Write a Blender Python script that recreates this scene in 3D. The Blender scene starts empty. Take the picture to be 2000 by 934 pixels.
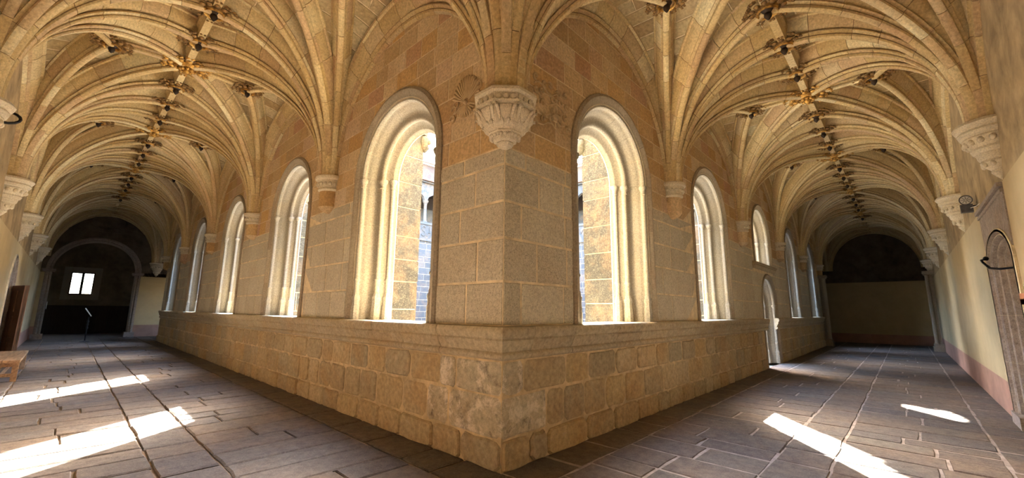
import bpy, math, random
from mathutils import Vector, Matrix
random.seed(7)
PI = math.pi
sc = bpy.context.scene
C = sc.collection

# ------------------------------------------------------------------ camera
WL, WR = 4.3, 4.2            # widths of the left and the right gallery
BAY, NB = 4.65, 5            # bay length, bays per gallery
LEN = BAY * NB               # 23.25
cam_d = bpy.data.cameras.new('camera')
cam = bpy.data.objects.new('camera', cam_d); C.objects.link(cam)
def cam_matrix():
    cx, cy = 1000.0, 467.0
    l = (130 - cx, 598 - cy); r = (1771 - cx, 614 - cy)      # vanishing points of the two galleries
    f = math.sqrt(-(l[0]*r[0] + l[1]*r[1]))
    Y = Vector((l[0], l[1], f)).normalized(); X = Vector((r[0], r[1], f)).normalized(); Z = X.cross(Y)
    R = Matrix((X, Y, Z))                                     # rows: world axes in camera (x right, y down, z forward)
    right, down, fwd = R.col[0].copy(), R.col[1].copy(), R.col[2].copy()
    M = Matrix.Identity(4)
    for i in range(3):
        M[i][0] = right[i]; M[i][1] = -down[i]; M[i][2] = -fwd[i]
    return f, M
f_px, CM = cam_matrix()
CM.translation = Vector((-3.189, -3.131, 1.6))
cam.matrix_world = CM
cam_d.sensor_fit = 'HORIZONTAL'; cam_d.sensor_width = 36.0
cam_d.lens = f_px * 36.0 / 2000.0
cam_d.clip_start = 0.05; cam_d.clip_end = 300
sc.camera = cam

# ------------------------------------------------------------------ sky, sun, exposure
SUN_DIR = Vector((0.78, 0.62, 0.683)).normalized()           # towards the sun
wd = bpy.data.worlds.new('sky'); sc.world = wd; wd.use_nodes = True
nt = wd.node_tree; nt.nodes.clear()
wo = nt.nodes.new('ShaderNodeOutputWorld'); bg = nt.nodes.new('ShaderNodeBackground')
sky = nt.nodes.new('ShaderNodeTexSky'); sky.sky_type = 'NISHITA'; sky.sun_disc = False
sky.sun_elevation = math.asin(SUN_DIR.z); sky.sun_rotation = math.atan2(SUN_DIR.x, SUN_DIR.y)
sky.air_density = 1.0; sky.dust_density = 2.5; sky.ozone_density = 1.0
bg.inputs['Strength'].default_value = 0.65
nt.links.new(sky.outputs[0], bg.inputs[0]); nt.links.new(bg.outputs[0], wo.inputs[0])
sd = bpy.data.lights.new('sun', 'SUN'); sd.energy = 13.0; sd.angle = math.radians(0.6); sd.color = (1.0, 0.95, 0.87)
so = bpy.data.objects.new('sun', sd); C.objects.link(so)
so.rotation_euler = SUN_DIR.to_track_quat('Z', 'Y').to_euler(); so.location = (30, 25, 30)
sc.view_settings.view_transform = 'Standard'; sc.view_settings.look = 'None'
sc.view_settings.gamma = 1.0; sc.view_settings.use_curve_mapping = False
sc.view_settings.exposure = 3.65
sc.cycles.max_bounces = 14; sc.cycles.diffuse_bounces = 5; sc.cycles.transparent_max_bounces = 8
sc.cycles.sample_clamp_indirect = 12.0

# ------------------------------------------------------------------ materials
def new_mat(name):
    m = bpy.data.materials.new(name); m.use_nodes = True
    n = m.node_tree.nodes; n.clear()
    o = n.new('ShaderNodeOutputMaterial'); b = n.new('ShaderNodeBsdfPrincipled')
    m.node_tree.links.new(b.outputs[0], o.inputs[0])
    return m, m.node_tree, b
def ramp(nt, stops, interp='LINEAR'):
    r = nt.nodes.new('ShaderNodeValToRGB'); r.color_ramp.interpolation = interp
    el = r.color_ramp.elements
    while len(el) > len(stops): el.remove(el[-1])
    while len(el) < len(stops): el.new(0.5)
    for e, (p, c) in zip(el, stops):
        e.position = p; e.color = (c[0], c[1], c[2], 1) if not isinstance(c, (int, float)) else (c, c, c, 1)
    return r
def noise(nt, coord, scale, detail=4, rough=0.6, dist=0.0):
    n = nt.nodes.new('ShaderNodeTexNoise'); n.inputs['Scale'].default_value = scale
    n.inputs['Detail'].default_value = detail; n.inputs['Roughness'].default_value = rough
    n.inputs['Distortion'].default_value = dist
    nt.links.new(coord, n.inputs['Vector']); return n
def mixc(nt, fac, a, b, mode='MIX'):
    m = nt.nodes.new('ShaderNodeMix'); m.data_type = 'RGBA'; m.blend_type = mode
    for s, v in ((m.inputs[0], fac), (m.inputs[6], a), (m.inputs[7], b)):
        if isinstance(v, (int, float)): s.default_value = v
        elif isinstance(v, tuple): s.default_value = (v[0], v[1], v[2], 1)
        else: nt.links.new(v, s)
    return m.outputs[2]
def stone(name, tones, speck=None, speck_scale=90, blotch=(1.6, 0.35), blotch_col=(0.35, 0.2, 0.09), grain=22,
          bump=0.35, rough=0.88, pale=None, dark=None, spec=0.25):
    """stone whose base tone differs from piece to piece, with mottling, grain and lichen or lime patches"""
    m, nt, b = new_mat(name)
    geo = nt.nodes.new('ShaderNodeNewGeometry'); oi = nt.nodes.new('ShaderNodeObjectInfo')
    ad = nt.nodes.new('ShaderNodeMath'); ad.operation = 'ADD'
    nt.links.new(geo.outputs['Random Per Island'], ad.inputs[0]); nt.links.new(oi.outputs['Random'], ad.inputs[1])
    fr = nt.nodes.new('ShaderNodeMath'); fr.operation = 'FRACT'; nt.links.new(ad.outputs[0], fr.inputs[0])
    pos = geo.outputs['Position']
    k = len(tones)
    r = ramp(nt, [((i + 0.5)/k, t) for i, t in enumerate(tones)]); nt.links.new(fr.outputs[0], r.inputs[0])
    col = r.outputs[0]
    n1 = noise(nt, pos, blotch[0], 5, 0.65, 0.6)
    r1 = ramp(nt, [(0.45, 0), (0.72, 1)]); nt.links.new(n1.outputs[0], r1.inputs[0])
    mu = nt.nodes.new('ShaderNodeMath'); mu.operation = 'MULTIPLY'; mu.inputs[1].default_value = blotch[1]
    nt.links.new(r1.outputs[0], mu.inputs[0])
    col = mixc(nt, mu.outputs[0], col, blotch_col)
    n2 = noise(nt, pos, grain, 6, 0.7)
    r2 = ramp(nt, [(0.3, 0.62), (0.7, 1.22)]); nt.links.new(n2.outputs[0], r2.inputs[0])
    col = mixc(nt, 1.0, col, r2.outputs[0], 'MULTIPLY')
    if pale:
        n3 = noise(nt, pos, pale[1], 7, 0.72, 0.4); r3 = ramp(nt, [(pale[2], 0), (pale[2] + 0.10, pale[3])])
        nt.links.new(n3.outputs[0], r3.inputs[0]); col = mixc(nt, r3.outputs[0], col, pale[0])
    if dark:
        n4 = noise(nt, pos, dark[1], 7, 0.75, 0.3); r4 = ramp(nt, [(dark[2], 0), (dark[2] + 0.12, dark[3])])
        nt.links.new(n4.outputs[1], r4.inputs[0]); col = mixc(nt, r4.outputs[0], col, dark[0])
    if speck:
        n5 = noise(nt, pos, speck_scale, 2, 0.8); r5 = ramp(nt, [(0.52, 0), (0.66, speck[1])])
        nt.links.new(n5.outputs[0], r5.inputs[0]); col = mixc(nt, r5.outputs[0], col, speck[0])
        n6 = noise(nt, pos, speck_scale*0.8, 2, 0.8); r6 = ramp(nt, [(0.30, speck[1]), (0.42, 0)])
        nt.links.new(n6.outputs[0], r6.inputs[0]); col = mixc(nt, r6.outputs[0], col, speck[2])
    nt.links.new(col, b.inputs['Base Color'])
    b.inputs['Roughness'].default_value = rough; b.inputs['Specular IOR Level'].default_value = spec
    bn = noise(nt, pos, grain*1.6, 8, 0.7)
    bn2 = noise(nt, pos, 5.0, 4, 0.6)
    a2 = nt.nodes.new('ShaderNodeMath'); a2.operation = 'ADD'
    nt.links.new(bn.outputs[0], a2.inputs[0]); nt.links.new(bn2.outputs[0], a2.inputs[1])
    bp = nt.nodes.new('ShaderNodeBump'); bp.inputs['Strength'].default_value = bump; bp.inputs['Distance'].default_value = 0.02
    nt.links.new(a2.outputs[0], bp.inputs['Height']); nt.links.new(bp.outputs[0], b.inputs['Normal'])
    return m
def plain(name, col, rough=0.8, metal=0.0, var=0.12, scale=6, bump=0.1, stretch=None, spec=0.3, col2=None):
    m, nt, b = new_mat(name)
    tc = nt.nodes.new('ShaderNodeTexCoord'); co = tc.outputs['Object']
    if stretch:
        mp = nt.nodes.new('ShaderNodeMapping'); mp.inputs['Scale'].default_value = stretch
        nt.links.new(co, mp.inputs[0]); co = mp.outputs[0]
    n = noise(nt, co, scale, 6, 0.65, 0.3)
    c2 = col2 or tuple(c*(1 - 2.2*var) for c in col)
    r = ramp(nt, [(0.32, c2), (0.68, tuple(min(1, c*(1 + var)) for c in col))]); nt.links.new(n.outputs[0], r.inputs[0])
    nt.links.new(r.outputs[0], b.inputs['Base Color'])
    b.inputs['Roughness'].default_value = rough; b.inputs['Metallic'].default_value = metal
    b.inputs['Specular IOR Level'].default_value = spec
    if bump:
        bp = nt.nodes.new('ShaderNodeBump'); bp.inputs['Strength'].default_value = bump; bp.inputs['Distance'].default_value = 0.02
        n2 = noise(nt, co, scale*4, 6, 0.7); nt.links.new(n2.outputs[0], bp.inputs['Height'])
        nt.links.new(bp.outputs[0], b.inputs['Normal'])
    return m
M = {}
M['sand'] = stone('ochre_sandstone', [(0.551,0.414,0.24),(0.666,0.532,0.35),(0.478,0.345,0.19),(0.624,0.443,0.22),(0.707,0.591,0.42),(0.52,0.325,0.21),(0.655,0.502,0.31),(0.593,0.394,0.17),(0.572,0.443,0.29),(0.541,0.355,0.16)],
                  blotch=(1.3, 0.45), blotch_col=(0.47,0.30,0.13), grain=26, bump=0.3)
M['web'] = stone('vault_web_sandstone', [(0.489,0.393,0.216),(0.408,0.309,0.159),(0.538,0.477,0.309),(0.448,0.335,0.166),(0.586,0.528,0.345),(0.367,0.267,0.145),(0.505,0.419,0.244)],
                 blotch=(1.8, 0.35), blotch_col=(0.40,0.26,0.13), grain=20, bump=0.3)  # darker than the ribs: shade between the ribs put into the web tone
M['rib'] = stone('rib_sandstone', [(0.591,0.461,0.238),(0.693,0.577,0.334),(0.529,0.399,0.194),(0.652,0.513,0.264),(0.764,0.682,0.431),(0.509,0.367,0.21),(0.693,0.566,0.307),(0.571,0.419,0.245)],
                 blotch=(1.5, 0.4), blotch_col=(0.45,0.26,0.10), grain=30, bump=0.25)
M['gran'] = stone('grey_granite', [(0.579,0.542,0.423),(0.517,0.483,0.37),(0.616,0.581,0.456),(0.542,0.496,0.377),(0.64,0.608,0.482)],
                  speck=((0.76,0.70,0.59), 0.7, (0.13,0.10,0.075)), speck_scale=75, blotch=(1.4, 0.3), blotch_col=(0.40,0.28,0.14), grain=34, bump=0.4)
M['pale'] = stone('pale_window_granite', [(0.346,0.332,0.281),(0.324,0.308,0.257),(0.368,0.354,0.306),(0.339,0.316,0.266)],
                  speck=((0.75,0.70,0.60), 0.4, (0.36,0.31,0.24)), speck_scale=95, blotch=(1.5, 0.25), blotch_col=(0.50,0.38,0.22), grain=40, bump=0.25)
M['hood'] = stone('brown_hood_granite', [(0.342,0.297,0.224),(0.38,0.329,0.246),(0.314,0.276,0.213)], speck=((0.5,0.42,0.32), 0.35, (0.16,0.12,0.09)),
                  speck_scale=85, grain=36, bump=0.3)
M['base'] = stone('weathered_parapet_granite', [(0.504,0.396,0.222),(0.408,0.342,0.222),(0.553,0.436,0.234),(0.457,0.342,0.185),(0.374,0.337,0.234),(0.517,0.421,0.259)],
                  speck=((0.50,0.40,0.27), 0.3, (0.13,0.09,0.06)), speck_scale=80, blotch=(1.2, 0.55), blotch_col=(0.46,0.27,0.09), grain=18, bump=0.6,
                  pale=((0.60,0.50,0.36), 3.2, 0.62, 0.6), dark=((0.13,0.10,0.08), 2.2, 0.62, 0.7))
M['corner'] = stone('limewashed_corner_granite', [(0.546,0.485,0.339),(0.499,0.447,0.321)], speck=((0.6,0.52,0.4), 0.4, (0.12,0.09,0.07)), speck_scale=70,
                    blotch=(1.5, 0.4), blotch_col=(0.42,0.27,0.12), grain=16, bump=0.7, pale=((0.78,0.70,0.57), 5.0, 0.50, 0.85), dark=((0.07,0.055,0.045), 3.4, 0.53, 0.9))
M['ledge'] = stone('ledge_granite', [(0.475,0.41,0.281),(0.432,0.37,0.254),(0.508,0.445,0.302)], speck=((0.55,0.45,0.33), 0.35, (0.13,0.1,0.075)), speck_scale=80,
                   blotch=(1.3, 0.45), blotch_col=(0.45,0.29,0.12), grain=20, bump=0.5, dark=((0.16,0.12,0.09), 2.5, 0.62, 0.6))
M['mortar'] = plain('ochre_mortar', (0.62,0.49,0.29), 0.95, var=0.18, scale=5, bump=0.4)
M['lime'] = plain('lime_mortar', (0.78,0.67,0.46), 0.95, var=0.15, scale=6, bump=0.3)
M['joint'] = plain('dark_rib_joint', (0.20,0.13,0.07), 0.95, var=0.15, scale=8, bump=0.2)
M['flag'] = stone('worn_flagstone', [(0.144,0.121,0.105),(0.127,0.111,0.101),(0.164,0.132,0.105),(0.136,0.111,0.091),(0.155,0.136,0.118),(0.117,0.105,0.098)],
                  speck=((0.32,0.26,0.22), 0.3, (0.11,0.085,0.075)), speck_scale=60, blotch=(1.0, 0.4), blotch_col=(0.26,0.165,0.10), grain=9, bump=0.5,
                  rough=0.8, spec=0.12)
M['grit'] = plain('floor_grit', (0.27,0.19,0.12), 0.95, var=0.25, scale=7, bump=0.5)
M['grit_pale'] = plain('pale_floor_pointing', (0.36,0.30,0.26), 0.95, var=0.2, scale=7, bump=0.4)
M['cream'] = plain('cream_plaster', (0.53,0.42,0.235), 0.85, var=0.06, scale=1.3, bump=0.12)
M['pink'] = plain('pink_dado_paint', (0.42,0.24,0.17), 0.8, var=0.10, scale=2.0, bump=0.12)
M['stucco'] = plain('rough_ochre_stucco', (0.45,0.34,0.19), 0.92, var=0.2, scale=2.4, bump=0.7)
M['portal'] = stone('grey_portal_granite', [(0.33,0.28,0.245),(0.37,0.31,0.265)], speck=((0.52,0.46,0.4), 0.45, (0.10,0.085,0.075)), speck_scale=70,
                    grain=14, bump=0.6, dark=((0.12,0.10,0.09), 3.5, 0.56, 0.7))
M['relief'] = plain('carved_ochre_sandstone', (0.56,0.43,0.25), 0.9, var=0.12, scale=8, bump=0.2)
M['corbel'] = stone('pale_corbel_limestone', [(0.699,0.639,0.488),(0.662,0.592,0.442),(0.718,0.658,0.515)], blotch=(3.0, 0.3), blotch_col=(0.52,0.36,0.19), grain=60, bump=0.12)
M['gold'] = plain('old_gilding', (0.60,0.36,0.09), 0.42, 0.75, var=0.25, scale=14, bump=0.3, col2=(0.16,0.08,0.025))
M['gilt_dark'] = plain('tarnished_gilding', (0.30,0.18,0.06), 0.5, 0.5, var=0.3, scale=14, bump=0.3, col2=(0.07,0.04,0.02))
M['pendant'] = plain('blackened_wood', (0.035,0.022,0.015), 0.6, var=0.3, scale=10)
M['wood'] = plain('door_wood', (0.25,0.115,0.05), 0.55, var=0.25, scale=3, bump=0.15, stretch=(8, 8, 0.7))
M['bench'] = plain('bench_wood', (0.42,0.26,0.14), 0.55, var=0.22, scale=3, bump=0.15, stretch=(9, 0.7, 9))
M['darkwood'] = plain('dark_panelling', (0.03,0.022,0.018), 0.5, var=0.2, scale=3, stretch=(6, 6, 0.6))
M['black'] = plain('black_metal', (0.02,0.02,0.022), 0.45, 0.6, var=0.2, bump=0.05)
M['grey'] = plain('grey_metal_housing', (0.10,0.10,0.11), 0.5, 0.3, var=0.15, bump=0.05)
M['white'] = plain('white_card', (0.80,0.79,0.75), 0.6, var=0.03, bump=0)
M['redwood'] = plain('reddish_wood', (0.42,0.15,0.05), 0.5, var=0.15, scale=5)
M['dim'] = plain('dark_plaster', (0.24,0.20,0.14), 0.9, var=0.2, scale=1.5, bump=0.2)  # darker plaster tone for the back room
M['dark_stone'] = plain('dark_brown_stone', (0.13,0.105,0.075), 0.92, var=0.25, scale=1.6, bump=0.3)  # dark brown tone for end walls, passages and the left doorway
M['court'] = plain('courtyard_gravel', (0.26,0.24,0.21), 0.95, var=0.15, scale=4, bump=0.3)
M['tile'] = stone('red_roof_tile', [(0.168,0.054,0.033),(0.204,0.084,0.054),(0.15,0.048,0.033),(0.228,0.12,0.084)], grain=20, bump=0.2)
M['brick'] = stone('brown_brickwork', [(0.12,0.084,0.063),(0.144,0.105,0.081),(0.108,0.075,0.06)], grain=16, bump=0.3)
M['court_gran'] = stone('courtyard_granite', [(0.065,0.064,0.064),(0.054,0.054,0.055),(0.072,0.07,0.068),(0.06,0.06,0.062)], speck=((0.28,0.275,0.26), 0.4, (0.10,0.10,0.10)), grain=24, bump=0.3)
M['lichen'] = stone('lichened_buttress_granite', [(0.052,0.05,0.039),(0.043,0.042,0.032),(0.058,0.056,0.044)], speck=((0.15,0.14,0.105), 0.55, (0.025,0.022,0.016)), speck_scale=38,
                    grain=13, bump=0.7, dark=((0.17,0.16,0.11), 2.6, 0.55, 0.6))
def glass_mat():
    m, nt, b = new_mat('frosted_window_glass')
    b.inputs['Base Color'].default_value = (0.42, 0.45, 0.47, 1); b.inputs['Roughness'].default_value = 0.35
    b.inputs['Transmission Weight'].default_value = 1.0; b.inputs['IOR'].default_value = 1.05
    return m
M['glass'] = glass_mat()
def lens_mat():
    m, nt, b = new_mat('lamp_lens')
    b.inputs['Base Color'].default_value = (0.75, 0.77, 0.8, 1); b.inputs['Roughness'].default_value = 0.25; b.inputs['Metallic'].default_value = 0.4
    return m
M['lens'] = lens_mat()

# ------------------------------------------------------------------ object helpers
def link(name, me, parent=None, kind=None, label=None, cat=None, group=None):
    o = bpy.data.objects.new(name, me); C.objects.link(o)
    if parent is not None: o.parent = parent
    if kind: o['kind'] = kind
    if label: o['label'] = label
    if cat: o['category'] = cat
    if group: o['group'] = group
    return o
def mesh(name, V, F, mat, smooth=None):
    me = bpy.data.meshes.new(name); me.from_pydata([tuple(v) for v in V], [], F)
    me.materials.append(M[mat])
    if smooth is not None:
        me.polygons.foreach_set('use_smooth', [True]*len(me.polygons))
        me.update(); me.set_sharp_from_angle(angle=math.radians(smooth))
    return me
def thing(name, loc=(0, 0, 0), label=None, cat=None, group=None, kind=None):
    o = link(name, None, None, kind, label, cat, group); o.location = loc; o.empty_display_size = 0.2
    return o
class MB:
    def __init__(s): s.V = []; s.F = []
    def add(s, V, F):
        n = len(s.V); s.V += [tuple(v) for v in V]; s.F += [tuple(i + n for i in f) for f in F]
    def box(s, x0, x1, y0, y1, z0, z1):
        s.add([(x0,y0,z0),(x1,y0,z0),(x1,y1,z0),(x0,y1,z0),(x0,y0,z1),(x1,y0,z1),(x1,y1,z1),(x0,y1,z1)],
              [(0,3,2,1),(4,5,6,7),(0,1,5,4),(1,2,6,5),(2,3,7,6),(3,0,4,7)])
    def lathe(s, prof, n=16, c=(0, 0), a0=0.0, a1=2*PI, f=lambda x, y, z: (x, y, z)):
        full = abs(a1 - a0 - 2*PI) < 1e-6; k = n if full else n + 1
        V = [f(c[0] + r*math.cos(a0 + (a1-a0)*j/n), c[1] + r*math.sin(a0 + (a1-a0)*j/n), z) for r, z in prof for j in range(k)]
        F = []
        for i in range(len(prof) - 1):
            for j in range(n):
                a, b = i*k + j, i*k + (j + 1) % k
                F.append((a, b, b + k, a + k))
        s.add(V, F)
    def tube(s, pts, r, n=8):
        pts = [Vector(p) for p in pts]; V = []; F = []; pu = None
        for i, p in enumerate(pts):
            t = (pts[min(i+1, len(pts)-1)] - pts[max(i-1, 0)]).normalized()
            u = t.cross(Vector((0, 0, 1)) if abs(t.z) < 0.9 else Vector((1, 0, 0))).normalized()
            if pu is not None:                       # carry the frame along the path so that it never flips
                q = pu - t*pu.dot(t)
                if q.length > 1e-4: u = q.normalized()
            pu = u; w = t.cross(u)
            rr = r[i] if isinstance(r, (list, tuple)) else r
            V += [p + (u*math.cos(2*PI*j/n) + w*math.sin(2*PI*j/n))*rr for j in range(n)]
        for i in range(len(pts) - 1):
            for j in range(n): F.append((i*n + j, i*n + (j+1) % n, (i+1)*n + (j+1) % n, (i+1)*n + j))
        F.append(tuple(range(n))[::-1]); F.append(tuple((len(pts)-1)*n + j for j in range(n)))
        s.add(V, F)
    def ball(s, c, r, n=8, m=5, sc_=(1, 1, 1)):
        V = []; F = []
        for i in range(m + 1):
            a = -PI/2 + PI*i/m
            for j in range(n):
                b = 2*PI*j/n
                V.append((c[0] + r*sc_[0]*math.cos(a)*math.cos(b), c[1] + r*sc_[1]*math.cos(a)*math.sin(b), c[2] + r*sc_[2]*math.sin(a)))
        for i in range(m):
            for j in range(n): F.append((i*n + j, i*n + (j+1) % n, (i+1)*n + (j+1) % n, (i+1)*n + j))
        s.add(V, F)
    def obj(s, name, mat, parent=None, smooth=None, **kw):
        return link(name, mesh(name, s.V, s.F, mat, smooth), parent, **kw)

# wall frames: (s along the wall, p proud of the wall towards the gallery, z) -> world
FR = {
    'left':   lambda s, p, z: (-p, s, z),
    'right':  lambda s, p, z: (s, -p, z),
    'oleft':  lambda s, p, z: (-WL + p, s, z),
    'oright': lambda s, p, z: (s, -WR + p, z),
}
T = 0.50   # thickness of the courtyard walls

# ------------------------------------------------------------------ openings
class Op:
    def __init__(s, sc_, r, zs, z0, q=1.0): s.c, s.r, s.zs, s.z0, s.q = sc_, r, zs, z0, q
def arch_z(op, r, s):
    d = abs(s - op.c)
    return None if d >= r else op.zs + math.sqrt(max(0, r*r - d*d))
SILL = 1.43
ops = {
    'left':  [Op(2.40, 1.24, 3.80, SILL), Op(6.78, 1.22, 3.80, SILL), Op(11.50, 1.22, 3.80, SILL), Op(16.30, 1.22, 3.80, SILL), Op(21.05, 1.22, 3.80, SILL)],
    'right': [Op(2.52, 1.24, 3.80, SILL), Op(6.92, 1.22, 3.80, SILL), Op(11.72, 1.14, 3.92, 3.08), Op(16.30, 1.22, 3.75, SILL), Op(20.95, 1.22, 3.75, SILL)],
}
door_op = Op(12.0, 0.98, 1.85, 0.0)
allops = {'left': ops['left'], 'right': ops['right'] + [door_op]}

def breaks(s0, s1, olist, rr, n=20):
    b = {round(s0, 5), round(s1, 5)}
    for o in olist:
        r = rr(o)
        for i in range(n + 1):
            v = o.c - r*math.cos(PI*i/n)
            if s0 < v < s1: b.add(round(v, 5))
    return sorted(b)
def wall_face(mb, f, p, s0, s1, z0, z1, olist, rr):
    bs = breaks(s0, s1, olist, rr)
    for a, b in zip(bs, bs[1:]):
        m = (a + b)/2; iv = [(z0, z0, z1, z1)]
        hit = sorted([o for o in olist if abs(m - o.c) < rr(o)], key=lambda o: o.z0)
        la = lb = z0; segs = []
        for o in hit:
            za = o.zs + math.sqrt(max(0, rr(o)**2 - (a - o.c)**2)); zb = o.zs + math.sqrt(max(0, rr(o)**2 - (b - o.c)**2))
            if o.z0 > max(la, lb): segs.append((la, lb, o.z0, o.z0))
            la, lb = za, zb
        segs.append((la, lb, z1, z1))
        for qa, qb, ta, tb in segs:
            qa, qb, ta, tb = [min(max(v, z0), z1) for v in (qa, qb, ta, tb)]
            if ta - qa < 1e-6 and tb - qb < 1e-6: continue
            mb.add([f(a, p, qa), f(b, p, qb), f(b, p, tb), f(a, p, ta)], [(0, 1, 2, 3)])

def stone_polys(s0, s1, z0, z1, olist, rr, gap=0.006):
    """a course rectangle minus the arched openings -> list of polygons in (s,z)"""
    s0, s1, z0, z1 = s0 + gap, s1 - gap, z0 + gap, z1 - gap
    live = [o for o in olist if o.c - rr(o) < s1 and o.c + rr(o) > s0 and z1 > o.z0 and z0 < o.zs + rr(o)]
    if not live: return [[(s0, z0), (s1, z0), (s1, z1), (s0, z1)]]
    o = live[0]; r = rr(o); out = []
    bs = {s0, s1, min(max(o.c - r, s0), s1), min(max(o.c + r, s0), s1)}
    for zz in (z0, z1):
        if zz > o.zs and zz < o.zs + r:
            h = math.sqrt(r*r - (zz - o.zs)**2)
            for v in (o.c - h, o.c + h):
                if s0 < v < s1: bs.add(v)
    for i in range(15):
        v = o.c - r*math.cos(PI*i/14)
        if s0 < v < s1: bs.add(v)
    bs = sorted(bs)
    lo = []
    for v in bs:
        za = arch_z(o, r, v)
        lo.append(z0 if za is None else max(z0, za))
    # jump at the jambs: below the springing the opening cuts straight down
    cur = []
    def flush():
        if len(cur) >= 2 and cur[-1][0] - cur[0][0] > 0.03:
            P = [(v, l) for v, l in cur] + [(cur[-1][0], z1), (cur[0][0], z1)]
            q = []
            for pt in P:
                if not q or (abs(pt[0]-q[-1][0]) + abs(pt[1]-q[-1][1])) > 1e-4: q.append(pt)
            if (abs(q[0][0]-q[-1][0]) + abs(q[0][1]-q[-1][1])) < 1e-4: q.pop()
            if len(q) >= 3: out.append(q)
        cur.clear()
    for i in range(len(bs)):
        v = bs[i]
        if lo[i] >= z1 - 1e-6:
            if cur: cur.append((v, z1)); flush()
            # could start a new run here if the next one is open
            if i + 1 < len(bs):
                m = (bs[i] + bs[i+1])/2; za = arch_z(o, r, m)
                if za is None or za < z1:
                    if abs(v - o.c) >= r - 1e-4: cur.append((v, z0))
                    else: cur.append((v, z1))
            continue
        if abs(abs(v - o.c) - r) < 1e-4 and o.zs > z0:
            # standing on a jamb line
            if v < o.c: cur.append((v, z0)); 
            else: cur.append((v, z0))
            if v < o.c and o.zs + 1e-6 >= z1: flush()
            elif v < o.c: cur.append((v, max(z0, o.zs)))
            else:
                last = cur.pop(); cur.append((v, max(z0, min(z1, o.zs)))) if len(cur) else None
                if len(cur) == 0 and o.zs >= z1: pass
                cur.append(last)
            continue
        cur.append((v, lo[i]))
    flush()
    return out
def stone_geo(f, poly, proud, back=-0.02, inset=0.010, tilt=0.0):
    ss = [p[0] for p in poly]; zz = [p[1] for p in poly]
    cs, cz = (min(ss)+max(ss))/2, (min(zz)+max(zz))/2; w, h = max(ss)-min(ss), max(zz)-min(zz)
    ks, kz = max(0.3, 1 - 2*inset/max(w, 0.02)), max(0.3, 1 - 2*inset/max(h, 0.02))
    n = len(poly)
    V = [f(a, back, b) for a, b in poly] + [f(a, proud*0.45, b) for a, b in poly]
    V += [f(cs + (a-cs)*ks, proud + tilt*(b-cz)/max(h, .05), cz + (b-cz)*kz) for a, b in poly]
    F = []
    for k in (0, 1):
        for i in range(n): F.append((k*n+i, k*n+(i+1) % n, (k+1)*n+(i+1) % n, (k+1)*n+i))
    F.append(tuple(range(2*n, 3*n)))
    return V, F
def rough_poly(s0, s1, z0, z1, gap, jit, rnd):
    """worn block outline: rounded corners and uneven edges"""
    s0, s1, z0, z1 = s0+gap, s1-gap, z0+gap, z1-gap
    c = min(0.05, (z1-z0)*0.2, (s1-s0)*0.2)*(0.4 + rnd.random())
    P = [(s0+c, z0)]
    for k in (0.33, 0.66): P.append((s0+(s1-s0)*k, z0))
    P += [(s1-c, z0), (s1, z0+c), (s1, (z0+z1)/2), (s1, z1-c), (s1-c, z1)]
    for k in (0.66, 0.33): P.append((s0+(s1-s0)*k, z1))
    P += [(s0+c, z1), (s0, z1-c), (s0, (z0+z1)/2), (s0, z0+c)]
    return [(a + rnd.uniform(-jit, jit), b + rnd.uniform(-jit, jit)) for a, b in P]

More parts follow.
